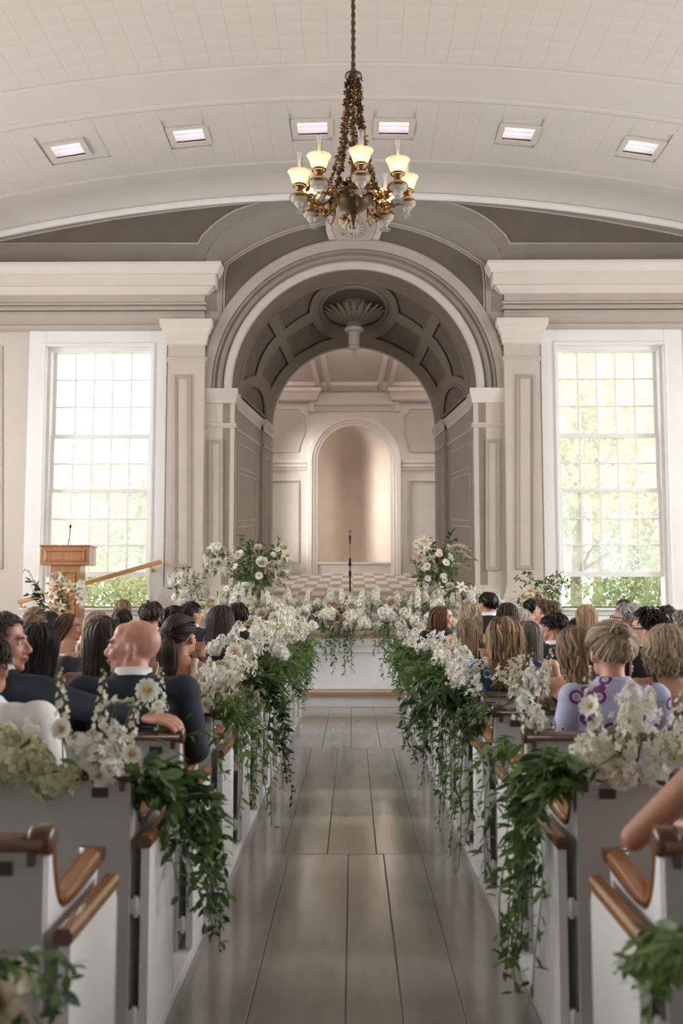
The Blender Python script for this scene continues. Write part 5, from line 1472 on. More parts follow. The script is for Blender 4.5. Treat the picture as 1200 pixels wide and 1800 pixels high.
# ================================================================ PEOPLE
SKIN = {'fair': mat('fair_skin', (0.60, 0.33, 0.235), 0.5, var=.10, vscale=(30, 30, 30)), 'tan': mat('tan_skin', (0.46, 0.225, 0.14), 0.5, var=.10, vscale=(30, 30, 30)),
        'pink': mat('pink_skin', (0.60, 0.30, 0.225), 0.42, var=.14, vscale=(22, 22, 22)), 'light': mat('light_skin', (0.62, 0.36, 0.26), 0.5, var=.1, vscale=(30, 30, 30))}
for k_, m_ in SKIN.items():
    b_ = m_.node_tree.nodes['Principled BSDF']; _set(b_, **{'Subsurface Weight': .12, 'Subsurface Scale': .02}); b_.inputs['Subsurface Radius'].default_value = (1, .35, .2)
def hairset(name, c, r=.55):
    f = lambda k: tuple(min(1, x * k) for x in c)
    return [mat(name + '_hair', c, r, var=.25, vscale=(60, 60, 8), spec=.25), mat(name + '_hair_low', f(.6), r, var=.2, vscale=(60, 60, 8), spec=.25), mat(name + '_hair_high', f(1.5), r, var=.2, vscale=(60, 60, 8), spec=.25)]
HAIR = {'black': hairset('black', (.012, .010, .010), .45), 'dark': hairset('dark_brown', (.030, .019, .013)), 'brown': hairset('brown', (.065, .037, .021)), 'auburn': hairset('auburn', (.095, .042, .020)),
        'lightbrown': hairset('light_brown', (.17, .105, .058)), 'blonde': hairset('blonde', (.34, .225, .125)), 'ash': hairset('ash_blonde', (.33, .25, .165)), 'grey': hairset('grey', (.30, .27, .24)),
        'silver': hairset('silver', (.45, .43, .41)), 'greybrown': hairset('grey_brown', (.105, .085, .068)), 'highlight': hairset('highlighted', (.21, .115, .052)), 'darkgrey': hairset('dark_grey', (.055, .045, .038))}
HAIR['highlight'][2] = HAIR['blonde'][0]; HAIR['highlight'][1] = HAIR['brown'][0]
CL = {'navy': mat('navy_wool', (.014, .020, .036), .8, var=.2, vscale=(40, 40, 40), bump=.1, bscale=300), 'black': mat('black_cloth', (.010, .010, .012), .8, var=.2, vscale=(30, 30, 30)), 'charcoal': mat('charcoal_cloth', (.018, .019, .024), .8, var=.2, vscale=(30, 30, 30)),
      'white': mat('white_cotton', (.80, .80, .80), .7, bump=.15, bscale=120), 'cream': mat('cream_silk', (.66, .58, .44), .5, var=.1, vscale=(12, 12, 12)), 'lace': mat('white_lace', (.78, .77, .76), .8, bump=.6, bscale=90, var=.12, vscale=(70, 70, 70)),
      'olive': mat('olive_cloth', (.085, .085, .05), .8), 'blush': mat('blush_lace', (.80, .66, .62), .8, bump=.5, bscale=80, var=.15, vscale=(60, 60, 60)), 'dusk': mat('dusky_cloth', (.10, .06, .05), .8)}
def pattern_cloth(name, base, c1, c2, sc):
    m = bpy.data.materials.new(name); m.use_nodes = True; nt = m.node_tree; N = nt.nodes; L = nt.links; b = N['Principled BSDF']; b.inputs['Roughness'].default_value = .7
    tc = N.new('ShaderNodeTexCoord'); v = N.new('ShaderNodeTexVoronoi'); v.inputs['Scale'].default_value = sc; L.new(tc.outputs['Object'], v.inputs['Vector'])
    r = N.new('ShaderNodeValToRGB'); r.color_ramp.interpolation = 'CONSTANT'
    els = r.color_ramp.elements; els[0].position = 0; els[0].color = (*c2, 1); els[1].position = .12; els[1].color = (*base, 1)
    for p, c in ((.2, c1), (.36, base), (.44, c2), (.47, base)):
        e = els.new(p); e.color = (*c, 1)
    L.new(v.outputs['Distance'], r.inputs[0]); L.new(r.outputs[0], b.inputs['Base Color'])
    return m
CL['bluefloral'] = pattern_cloth('blue_floral_print', (.018, .035, .10), (.22, .42, .72), (.10, .06, .06), 14)
CL['purplefloral'] = pattern_cloth('lavender_floral_print', (.40, .42, .62), (.15, .02, .13), (.35, .30, .12), 12)
EYEW = mat('eye_white', (.75, .72, .70), .2); EYED = mat('dark_iris', (.03, .02, .015), .15); LIP = mat('lips', (.42, .15, .12), .45); BROW = mat('brow_hair', (.03, .02, .015), .7)
FRAME = mat('black_spectacle_frame', (.01, .01, .01), .25); PEARL = mat('pearl_earring', (.8, .75, .68), .2)
bake_jobs = []
def remesh_obj(name, mb, mtl, parent, vox, smooth=3):
    o = mb.obj(name, mtl, parent, fix=False)
    r = o.modifiers.new('remesh', 'REMESH'); r.mode = 'VOXEL'; r.voxel_size = vox; r.use_smooth_shade = True
    s = o.modifiers.new('smooth', 'SMOOTH'); s.factor = .5; s.iterations = smooth
    bake_jobs.append(o)
    return o
def limb(mb, pts, rad):
    """tapered limb with round joints"""
    P = [Vector(p) for p in pts]
    mb.tube(P, rad, 12)
    for p, r in zip(P, rad): mb.ball(p, r, 12, 8)
def loft(mb, rings, n=24):
    rows = [[(cx + rx * math.cos(2*PI*i/n), cy + ry * math.sin(2*PI*i/n), z) for i in range(n)] for (cx, cy, z, rx, ry) in rings]
    mb.grid(rows, 0, True, closev=True)
    mb.add(rows[0], [tuple(range(n))[::-1]]); mb.add(rows[-1], [tuple(range(n))])
def hand(mb, w, d, up, side, s=1.0):
    """palm and five bent fingers from wrist w along d; 'up' is the back of the hand, side = thumb side (+1/-1)"""
    d = Vector(d).normalized(); up = Vector(up); up = (up - d * up.dot(d)).normalized(); sd = d.cross(up) * side
    w = Vector(w)
    for k in range(4):
        off = (k - 1.5) * .0235 * s
        a = w + sd * off * .7; kn = w + d * .085 * s + sd * off + up * .004
        mb.tube([w + sd * off * .5, a + d * .04 * s, kn], [.016 * s, .015 * s, .0115 * s], 8)
        L = (.078, .088, .082, .064)[3 - k if side > 0 else k] * s
        p1 = kn + d * L * .45 - up * .004; p2 = kn + d * L * .78 - up * .018 * s; p3 = kn + d * L * .96 - up * .034 * s
        limb(mb, [kn, p1, p2, p3], [.0095 * s, .0085 * s, .008 * s, .007 * s])
    th = w + d * .025 * s + sd * .028 * s
    limb(mb, [w + d * .01, th, th + d * .032 * s + sd * .022 * s - up * .008, th + d * .062 * s + sd * .026 * s - up * .016], [.017 * s, .014 * s, .011 * s, .009 * s])

HC = Vector((0, .006, 1.150))
def head_prims(mb, M, full=True):
    b = lambda c, r, rot=None: mb.ball(c, r, 16, 12, M=M, rot=rot)
    b((0, -.014, .028), (.075, .095, .087)); b((0, .03, -.018), (.061, .066, .083)); b((0, .042, -.072), (.046, .048, .036)); b((0, .078, -.092), (.021, .018, .019))
    b((0, .084, .03), (.046, .014, .013)); b((0, .040, .055), (.057, .042, .048))
    for s in SX:
        b((s * .036, .066, -.022), (.024, .026, .028)); b((s * .046, .035, -.06), (.016, .035, .032))
        b((s * .077, -.004, -.008), (.010, .020, .032), Matrix.Rotation(s * .25, 3, 'Z')); b((s * .074, .004, -.034), (.008, .010, .012))
        b((s * .011, .100, -.030), (.009, .012, .008))
    mb.tube([(0, .088, .026), (0, .102, .0), (0, .116, -.022)], [.008, .010, .0125], 10, M=M); b((0, .113, -.027), (.012, .013, .0105))
    b((0, .091, -.052), (.023, .014, .0075)); b((0, .089, -.066), (.020, .013, .008))
def scalp(a, th, off=0.0):
    """a: azimuth from the face (0 = forehead side), th: polar from the top"""
    return Vector(((.079 + off) * math.sin(th) * math.sin(a), -.014 + (.099 + off) * math.sin(th) * math.cos(a), .028 + (.091 + off) * math.cos(th)))
def hairline(a, short=True):
    a = abs(a)
    f = [(0, .86), (.6, .92), (.95, 1.12), (1.25, 1.55), (1.45, 1.62), (1.75, 1.55), (2.0, 1.95), (2.5, 2.2), (PI, 2.25)]
    for (x0, y0), (x1, y1) in zip(f[:-1], f[1:]):
        if a <= x1: return y0 + (y1 - y0) * (a - x0) / (x1 - x0)
    return f[-1][1]
def make_hair(style, L, M, rg, nl, wavy=0.0, vol=0.0, backy=-.135):
    mb = MB()
    def shell(off, fn):
        na, nt = 36, 12
        rows = []
        for i in range(na + 1):
            a = -PI + 2 * PI * i / na
            rows.append([scalp(a, fn(a) * j / nt, off) for j in range(nt + 1)])
        mb.grid(rows, 1, True, M=M)
    def lock(path, w):
        n = len(path)
        mb.tube(path, [w * (1.0 if 0 < i < n - 2 else (.55 if i == 0 else (.75 if i == n - 2 else .22))) for i in range(n)], 4, rg.choice((0, 0, 0, 1, 2)), True, False, M=M, flat=.5)
    if style == 'short':
        shell(.003 + vol * .4, hairline)
        for _ in range(nl):
            a = rg.uniform(-PI, PI); h = hairline(a); th = h * math.sqrt(rg.random()) ; da = rg.uniform(-.35, .35); ln = rg.uniform(.28, .5)
            if abs(a) < .7: da += .5
            path = []
            for j in range(5):
                u = j / 4
                path.append(scalp(a + da * u, min(h + (.1 if abs(a) > 1.1 else .0), th + ln * u), .004 + vol + .007 * math.sin(PI * u * .8) + rg.uniform(0, .003)))
            lock(path, rg.uniform(.0045, .0075))
    elif style in ('long', 'bob', 'curly'):
        A0 = .95
        fnl = lambda a: hairline(a) if abs(a) < A0 else max(hairline(a), 1.75)
        shell(.004 + vol * .5, fnl)
        if style != 'curly':
            # an inner curtain so that the back is closed
            rows = []
            zb = -L + .04
            for i in range(25):
                a = (PI * .42 + (2 * PI - .84 * PI) * i / 24)
                p = scalp(a, PI / 2, .002 + vol)
                col = []
                for j in range(9):
                    u = j / 8; z = p.z + (zb - p.z) * u
                    y = p.y + (backy + .015 - p.y) * min(1, u * 1.3) * (.35 + .65 * (1 - math.cos(a)) / 2) if L > .16 else p.y * (1 - .12 * u)
                    col.append(Vector((p.x * (1 - .18 * u * (L > .16)), y, z)))
                rows.append(col)
            mb.grid(rows, 1, True, M=M)
        for k in range(nl):
            a = rg.choice((-1, 1)) * rg.uniform(A0, PI)
            ra = rg.uniform(0, 1)
            a_s = a * (.55 + .45 * ra) if abs(a) < 2.6 else a + rg.uniform(-.4, .4)
            path = []
            off = .004 + vol + rg.uniform(0, .010)
            th0 = rg.uniform(.08, .9)
            for j in range(5):
                u = j / 4
                path.append(scalp(a_s + (a - a_s) * u, th0 + (1.62 - th0) * u, off * (.6 + .4 * u)))
            p = path[-1]; ph = rg.uniform(0, 6.28); zl = -L + rg.uniform(-.02, .035)
            nseg = 7 if L > .16 else 4
            for j in range(1, nseg + 1):
                u = j / nseg
                z = p.z + (zl - p.z) * u
                if L > .16:
                    y = p.y + (backy - rg.uniform(0, .012) - p.y) * min(1, u * 1.3) * (.35 + .65 * (1 - math.cos(a)) / 2); x = p.x * (1 - .18 * u)
                else:
                    cu = 1 + .10 * math.sin(u * PI) - .14 * u * u
                    x = p.x * cu; y = p.y * cu
                x += wavy * math.sin(ph + u * 9); y += wavy * .7 * math.cos(ph * 1.7 + u * 8)
                path.append(Vector((x, y, z)))
            if style == 'curly':
                path = path[:3]
                a2 = rg.uniform(-.5, .5); th = rg.uniform(.1, fnl(a)); c = scalp(a, th, .012 + vol)
                q1 = scalp(a + .2, th + .1, .022 + vol); r = rg.uniform(.010, .02)
                path = [c + Vector((r * math.cos(t), r * math.sin(t) * .6, -r * .4 * t + r * math.sin(t * .8))) for t in [ph + .7 * q for q in range(8)]]
            lock(path, rg.uniform(.008, .0135))
    elif style in ('updo', 'bun', 'pony', 'halfup'):
        B = {'updo': Vector((.012, -.088, .085)), 'bun': Vector((0, -.118, .035)), 'pony': Vector((0, -.120, .0)), 'halfup': Vector((0, -.115, .03))}[style]
        shell(.004 + vol * .6, hairline)
        for k in range(nl):
            a = rg.uniform(-PI, PI); h = hairline(a); th = h * rg.uniform(.75, 1.02)
            s0 = scalp(a, th, .003); path = []
            for j in range(8):
                u = j / 7
                q_ = s0.lerp(B, u); c = Vector((0, -.014, .028)); dd = (q_ - c).normalized()
                at = math.atan2(dd.x / .079, dd.y / .099); tt = math.acos(max(-1, min(1, dd.z / .091 / math.sqrt((dd.x/.079)**2 + (dd.y/.099)**2 + (dd.z/.091)**2))))
                path.append(scalp(at, tt, .004 + vol + .008 * math.sin(PI * u) + rg.uniform(0, .004)))
            lock(path, rg.uniform(.007, .011))
        if style in ('updo', 'bun'):
            R_ = .034 if style == 'updo' else .042
            mb.ball(B + Vector((0, -.012, .008)), (R_, R_ * .8, R_ * .85), 12, 8, 1, M=M)
            for k in range(34):
                ax = Vector((rg.uniform(-.6, .6), -1, rg.uniform(-.6, .6))).normalized(); u_ = ax.orthogonal().normalized(); v_ = ax.cross(u_); ph = rg.uniform(0, 6.28); rr = R_ * rg.uniform(.65, 1.05)
                path = [B + Vector((0, -.012, .008)) + (u_ * math.cos(ph + t) + v_ * math.sin(ph + t)) * rr + ax * rg.uniform(.2, .8) * R_ * .9 for t in [q * .5 for q in range(7)]]
                lock(path, .009)
            if style == 'updo':
                for s in SX:
                    for q in range(3):
                        p0 = scalp(s * 1.25, 1.4 + .1 * q, .006)
                        lock([p0, p0 + Vector((s * .008, .01, -.05)), p0 + Vector((s * .004, .004, -.11)), p0 + Vector((s * -.004, 0, -.17))], .005)
        else:
            for k in range(46 if style == 'pony' else nl):
                ph = rg.uniform(0, 6.28); w = (.018 if style == 'pony' else .068) * math.sqrt(rg.random()); path = [B + Vector((rg.uniform(-.01, .01), 0, 0))]
                for j in range(1, 9):
                    u = j / 8
                    path.append(Vector((B.x + w * math.cos(ph) * min(1, 3 * u) * (1 - .4 * u * u) + wavy * math.sin(ph + 8 * u), B.y - .02 * math.sin(PI * min(1, u * 1.5)) + (backy - B.y) * u * .7 + w * .6 * math.sin(ph) * min(1, 3 * u), B.z - (L + B.z) * u)))
                lock(path, .011)
    return mb

def person(label, hx, top, row, yaw=0, pitch=0, sex='f', hair=('long', .2, 'brown'), skin='fair', top_wear=('dress', 'black'), group='', xside=None, arms=None, lean=0.0, glasses=False, earring=False,
           wavy=0.0, vol=0.0, seed=0, detail=None, bodyyaw=0.0, turn=None, dy=0.0, hairlocks=None, collar=True):
    D = rowY(row) + .165 + dy
    p = U(hx, top, D); sc = min(1.14, max(.93, p.z / 1.272))
    rg = random.Random(seed + int(hx) * 7 + row)
    near = D < 5.2
    vox = detail or (.0098 if near else (.013 if D < 8 else .0165))
    m_ = sex == 'm'
    sh = .195 if m_ else .165
    # head matrix (face looks along +Y, away from the camera, when yaw = 0)
    M = Matrix.Translation(HC) @ Matrix.Rotation(math.radians(yaw), 4, 'Z') @ Matrix.Rotation(math.radians(-pitch), 4, 'X')
    body = MB()
    head_prims(body, M)
    g = 1.0 if m_ else .88
    T = [(0, .0, .46, .165, .12), (0, .0, .56, .16 * (g + .08), .115), (0, -.005, .68, .15 * g, .105 * g), (0, -.012, .82, .172 * g, .118 * g), (0, -.022, .92, .18 * g, .11 * g), (0, -.03, .975, .155 * g, .085 * g), (0, -.03, 1.01, .10 * g, .065), (0, -.024, 1.04, .064 * g, .06)]
    loft(body, T)
    nr = .060 if m_ else .049
    limb(body, [(0, -.028, 1.0), (0, -.020, 1.05), (0, -.004, 1.10)], [nr * 1.12, nr, nr * .98])
    ar = 1.0 if m_ else .84
    A = {}
    for s in SX:
        a = (arms or {}).get(s) or [(s * sh, -.03, .965), (s * (sh + .055), .0, .73), (s * .10, .25, .60)]
        A[s] = [Vector(q_) for q_ in a]
        S, E, W = A[s]
        limb(body, [Vector((s * sh * .6, -.03, .965)), S, S.lerp(E, .5), E, E.lerp(W, .3), W], [.06 * ar, .056 * ar, .046 * ar, .038 * ar, .039 * ar, .025 * ar])
        hand(body, W, (W - E) * .7 + Vector((0, .05, -.02)) if (arms or {}).get(s) is None else (W - E), (0, -.2, 1), -s, .95 if m_ else .85)
    legs = MB()
    for s in SX: limb(body, [(s * .085, .02, .50), (s * .105, .38, .50)], [.085 * ar, .062 * ar])
    for s in SX: limb(body, [(s * .105, .38, .50), (s * .105, .40, .28), (s * .105, .40, .09)], [.062 * ar, .055 * ar, .038 * ar]); 
    for s in SX: body.ball((s * .105, .46, .05), (.04, .11, .035))
    o = remesh_obj('person', body, SKIN[skin], None, vox)
    o.location = (p.x - HC.x * sc, D, 0.045); o.scale = (sc, sc, (p.z - .045) / 1.272)
    if bodyyaw: o.rotation_euler = (0, 0, math.radians(bodyyaw))
    tag(o, label, 'person', group or 'seated wedding guests')
    # clothing
    kind, cm = top_wear
    cl = MB(); e = .014
    if kind in ('suit', 'shirt', 'sleeved'):
        loft(cl, [(x, y, z, rx + e, ry + e) for (x, y, z, rx, ry) in T[:6]] + [(0, -.03, 1.01, .115 * g + e, .072 + e), (0, -.03, 1.035, .076 * g + e, .066 + .006), (0, -.026, 1.060, .060 * g + e, .064)])
        for s in SX:
            S, E, W = A[s]
            Wc = E.lerp(W, .93 if kind != 'sleeved' else .3)
            limb(cl, [Vector((s * sh * .6, -.03, .965)), S + Vector((0, 0, .006)), S.lerp(E, .5), E, Wc], [.07 * ar + .004, .066 * ar + .008, .057 * ar + .006, .05 * ar + .006, .04 * ar])
        c = remesh_obj({'suit': 'suit_jacket', 'shirt': 'shirt', 'sleeved': 'dress'}[kind], cl, CL[cm], o, max(.0105, vox))
        if kind == 'suit' and collar:
            k2 = MB(); rows = []
            for i in range(25):
                a = 2 * PI * i / 24; rr = nr + .010
                rows.append([(rr * 1.12 * math.sin(a), -.024 + rr * 1.1 * math.cos(a), 1.038 + .010 * math.cos(a + PI)), (rr * 1.02 * math.sin(a), -.020 + rr * 1.0 * math.cos(a), 1.070 + .010 * math.cos(a + PI)), (rr * .92 * math.sin(a), -.020 + rr * .92 * math.cos(a), 1.066)])
            k2.grid(rows, 0, True); k2.obj('shirt_collar', CL['white'], o, fix=False)
    else:
        zt = {'dress': .93, 'strapless': .905, 'low': .80}[kind]
        R_ = []
        for (z, f) in [(T[0][2], 0), (.52, 0), (.60, 0), (.68, 0), (.76, 0), (.84, 0), (zt - .03, 0), (zt, 0)]:
            for q0, q1 in zip(T[:-1], T[1:]):
                if q0[2] <= z <= q1[2]:
                    u = (z - q0[2]) / (q1[2] - q0[2]); R_.append((0, q0[1] + (q1[1] - q0[1]) * u, z, q0[3] + (q1[3] - q0[3]) * u + .009, q0[4] + (q1[4] - q0[4]) * u + .009)); break
        loft(cl, R_)
        if kind != 'strapless':
            for s in SX:
                w = .028 if cm == 'cream' else .016
                path = [(s * .10, -.135 * g - .005, .80), (s * .105, -.13 * g, .90), (s * .09, -.095, .985), (s * .085, -.035, 1.02), (s * .085, .04, .97), (s * .085, .085, .90)]
                cl.tube(path, w, 8, flat=.55)
        c = remesh_obj('dress', cl, CL[cm], o, max(.010, vox), 2)
    lw = MB()
    for s in SX: limb(lw, [(s * .085, .0, .50), (s * .105, .38, .51), (s * .105, .40, .30), (s * .105, .40, .12)], [.10 * ar, .075 * ar, .066 * ar, .055 * ar])
    lw.ball((0, .0, .50), (.175, .135, .10), 16, 10)
    remesh_obj('trousers' if m_ else 'skirt', lw, CL[cm if kind not in ('shirt',) else 'charcoal'], o, .028)
    # hair
    if hair:
        st, L, hc = hair
        n = hairlocks or ((420 if st == 'short' else 260) if near else ((260 if st == 'short' else 190) if D < 8 else 115))
        mh = make_hair(st, L, M, rg, n, wavy, vol)
        ho = mh.obj('hair', HAIR[hc], o, fix=False)
    # face
    if abs(yaw) > 12 or near:
        for s in SX:
            f = MB(); f.ball((s * .0305, .0835, .006), (.0125, .011, .0095), 10, 8, M=M); eo = f.obj('eye', EYEW, o)
            f = MB(); f.ball((s * .0305, .0935, .006), (.0055, .003, .0055), 8, 6, M=M); f.obj('iris', EYED, eo)
            f = MB(); f.tube([(s * .014, .097, .026), (s * .03, .097, .031), (s * .048, .085, .026)], [.003, .004, .002], 6, M=M); f.obj('eyebrow', HAIR[hair[2]][0] if hair else BROW, o)
        f = MB(); f.tube([(-.02, .098, -.0555), (-.008, .1055, -.052), (0, .105, -.053), (.008, .1055, -.052), (.02, .098, -.0555)], [.002, .0042, .0038, .0042, .002], 6, M=M); f.tube([(-.018, .098, -.058), (0, .104, -.0625), (.018, .098, -.058)], [.002, .005, .002], 6, M=M); f.obj('lips', LIP, o)
    if glasses:
        f = MB()
        for s in SX:
            f.tube([(s * .033 + .024 * math.cos(t), .104, .004 + .019 * math.sin(t)) for t in [2*PI*q/14 for q in range(15)]], .0036, 6, M=M)
            f.tube([(s * .057, .102, .010), (s * .075, .06, .012), (s * .081, -.005, .010), (s * .080, -.02, -.004)], .0036, 6, M=M)
        f.tube([(-.010, .106, .008), (0, .109, .010), (.010, .106, .008)], .0025, 6, M=M)
        f.obj('spectacles', FRAME, o)
    if earring:
        for s in SX:
            f = MB(); f.ball((s * .083, .002, -.055), .007, 8, 6, M=M); f.ball((s * .083, .002, -.070), .0055, 8, 6, M=M); f.obj('earring', PEARL, o)
    return o

LG = 'guests seated left of the aisle'; RG = 'guests seated right of the aisle'
people = []
def P(*a, **k): people.append(person(*a, **k))
# --- left of the aisle
P('guest in white shirt cut by the left edge of the picture', -30, 1108, 2, sex='m', hair=('short', 0, 'dark'), top_wear=('shirt', 'white'), group=LG, skin='tan')
P('man with dark quiff in profile facing right, navy suit, arm along pew', 2, 1081, 3, yaw=-78, sex='m', hair=('short', 0, 'darkgrey'), top_wear=('suit', 'navy'), group=LG, skin='pink', vol=.008, detail=.006, bodyyaw=-12,
  arms={1: [(.20, -.04, .955), (.44, -.10, .915), (.69, -.155, .895)]})
P('woman with long straight jet black hair beside man with quiff', 68, 1097, 4, hair=('long', .32, 'black'), top_wear=('dress', 'black'), group=LG, vol=.012, skin='tan')
P('bare shouldered woman with long dark hair left of bald man', 187, 1090, 4, hair=('long', .36, 'dark'), top_wear=('strapless', 'dusk'), group=LG, skin='tan', vol=.006)
P('bald man in navy suit looking left in profile', 237, 1087, 3, yaw=80, sex='m', hair=None, top_wear=('suit', 'navy'), group=LG, skin='pink', detail=.008, bodyyaw=8)
P('grey haired man in dark suit ahead of bald man', 180, 1084, 5, yaw=-12, sex='m', hair=('short', 0, 'greybrown'), top_wear=('suit', 'charcoal'), group=LG)
P('woman with long pale blonde hair ahead of grey haired man', 172, 1076, 6, hair=('long', .26, 'blonde'), top_wear=('dress', 'black'), group=LG)
P('brunette woman in white lace top turning right in profile', 122, 1079, 8, yaw=-95, hair=('long', .17, 'brown'), top_wear=('dress', 'lace'), group=LG, skin='tan', detail=.009)
P('woman with blonde ponytail and bare shoulders on the left', 62, 1083, 6, yaw=-15, hair=('pony', .2, 'lightbrown'), top_wear=('dress', 'black'), group=LG, skin='tan')
P('woman with dark blonde pinned bun near the left edge', 62, 1069, 8, hair=('bun', .1, 'lightbrown'), top_wear=('dress', 'dusk'), group=LG)
P('guest with black hair behind flowers near the lectern', 88, 1075, 10, hair=('bob', .13, 'black'), top_wear=('dress', 'black'), group=LG)
P('guest with pale blonde hair below the lectern', 103, 1076, 11, hair=('long', .2, 'blonde'), top_wear=('dress', 'cream'), group=LG)
P('woman with long brown hair below the left window', 216, 1054, 12, hair=('long', .22, 'lightbrown'), top_wear=('dress', 'dusk'), group=LG)
P('man with short dark hair below the left window', 215, 1070, 9, sex='m', hair=('short', 0, 'dark'), top_wear=('suit', 'black'), group=LG)
P('man with tousled brown hair and suit left of the stage', 266, 1058, 8, sex='m', hair=('short', 0, 'brown'), top_wear=('suit', 'navy'), group=LG, vol=.006)
P('guest with wavy dark brown hair ahead of cream dress', 306, 1069, 7, hair=('curly', .12, 'dark'), top_wear=('dress', 'dusk'), group=LG, vol=.006)
P('dark haired man in suit glancing right near the stage', 336, 1058, 9, yaw=-40, sex='m', hair=('short', 0, 'dark'), top_wear=('suit', 'navy'), group=LG, skin='tan')
P('brunette woman in cream dress with hair tied half up', 318, 1085, 5, yaw=-22, hair=('halfup', .22, 'dark'), top_wear=('dress', 'cream'), group=LG, skin='tan', earring=True, vol=.008, detail=.008,
  arms={1: [(.168, -.035, .955), (.33, -.06, .79), (.30, .14, .74)]})
P('woman with long straight dark brown hair and bare shoulders', 388, 1065, 7, hair=('long', .36, 'dark'), top_wear=('strapless', 'dusk'), group=LG, skin='tan', vol=.006)
P('man with neat black hair and white collar near the aisle, left', 417, 1060, 8, sex='m', hair=('short', 0, 'black'), top_wear=('suit', 'black'), group=LG, skin='tan')
# --- right of the aisle
P('smiling auburn haired woman in profile facing right', 776, 1066, 10, yaw=-98, hair=('long', .15, 'auburn'), top_wear=('sleeved', 'black'), group=RG, detail=.009, skin='pink')
P('woman with wavy blonde hair ahead of light brown haired woman', 825, 1063, 9, hair=('long', .22, 'ash'), top_wear=('dress', 'dusk'), group=RG, wavy=.012, vol=.01)
P('woman with straight light brown hair right of the aisle', 820, 1088, 8, hair=('long', .30, 'lightbrown'), top_wear=('dress', 'black'), group=RG, skin='tan', vol=.004)
P('tall black haired man in suit with white collar, head above others', 857, 1041, 11, sex='m', yaw=22, hair=('short', 0, 'black'), top_wear=('suit', 'black'), group=RG, skin='tan')
P('guest with short dark bob beside tall man', 891, 1060, 9, hair=('bob', .12, 'dark'), top_wear=('dress', 'black'), group=RG)
P('guest with pale grey bobbed hair', 917, 1070, 10, hair=('bob', .11, 'grey'), top_wear=('dress', 'black'), group=RG)
P('guest with black hair below the right flower spray', 934, 1052, 12, sex='m', hair=('short', 0, 'black'), top_wear=('suit', 'black'), group=RG)
P('woman in blue floral dress with highlighted brown hair', 886, 1087, 5, hair=('long', .27, 'highlight'), top_wear=('sleeved', 'bluefloral'), group=RG, wavy=.006, vol=.016)
P('woman with long grey streaked hair beside blue floral dress', 926, 1093, 6, hair=('long', .30, 'greybrown'), top_wear=('dress', 'dusk'), group=RG, vol=.006)
P('light brown haired man in profile facing left', 960, 1055, 8, yaw=66, sex='m', hair=('short', 0, 'lightbrown'), top_wear=('suit', 'black'), group=RG, skin='pink', detail=.009, vol=.006)
P('dark haired man bowing his head to the left', 974, 1081, 7, yaw=70, pitch=22, sex='m', hair=('short', 0, 'black'), top_wear=('suit', 'black'), group=RG, skin='tan', detail=.009, vol=.007)
P('bare shouldered woman with wavy dark blonde hair', 1010, 1101, 4, yaw=18, hair=('long', .26, 'lightbrown'), top_wear=('strapless', 'dusk'), group=RG, wavy=.013, skin='fair')
P('guest with dark cropped hair behind long blonde hair', 1013, 1086, 10, sex='m', hair=('short', 0, 'black'), top_wear=('suit', 'black'), group=RG)
P('woman with long straight golden blonde hair under right window', 1030, 1063, 9, hair=('long', .24, 'blonde'), top_wear=('dress', 'dusk'), group=RG)
P('woman with blonde updo and purple floral dress', 1073, 1098, 3, hair=('updo', .1, 'ash'), top_wear=('sleeved', 'purplefloral'), group=RG, earring=True, vol=.008, skin='fair')
P('silver haired man with glasses turned left', 1099, 1061, 8, yaw=48, sex='m', hair=('short', 0, 'silver'), top_wear=('suit', 'black'), group=RG, skin='pink', glasses=True)
P('guest with dark grey hair just above silver haired man', 1097, 1053, 12, sex='m', hair=('short', 0, 'greybrown'), top_wear=('suit', 'black'), group=RG)
P('man with dark side parting and glasses facing left, black shirt', 1141, 1070, 5, yaw=58, sex='m', hair=('short', 0, 'black'), top_wear=('shirt', 'black'), group=RG, skin='fair', glasses=True, vol=.009)
P('woman with short tousled blonde hair and bare back', 1172, 1101, 4, hair=('bob', .12, 'ash'), top_wear=('low', 'olive'), group=RG, wavy=.012, vol=.018, skin='fair')
P('woman with brown bun near the right edge', 1177, 1071, 9, hair=('bun', .1, 'brown'), top_wear=('dress', 'black'), group=RG)
P('guest with dark hair behind the brown bun', 1171, 1064, 11, sex='m', hair=('short', 0, 'dark'), top_wear=('suit', 'black'), group=RG)
P('grey haired man with glasses cut by the right edge', 1200, 1073, 7, yaw=55, sex='m', hair=('short', 0, 'grey'), top_wear=('suit', 'black'), group=RG, skin='pink', glasses=True)
P('woman in blush lace resting bare elbow on nearest right pew', 1372, 1100, 1, hair=('long', .2, 'brown'), top_wear=('dress', 'blush'), group=RG, skin='tan', detail=.0075, dy=.02,
  arms={-1: [(-.175, -.03, .95), (-.345, .03, .765), (-.20, .25, .745)]})
dg = bpy.context.evaluated_depsgraph_get()
for o in bake_jobs:
    me = bpy.data.meshes.new_from_object(o.evaluated_get(dg))
    me.name = o.name
    o.modifiers.clear()
    o.data = me
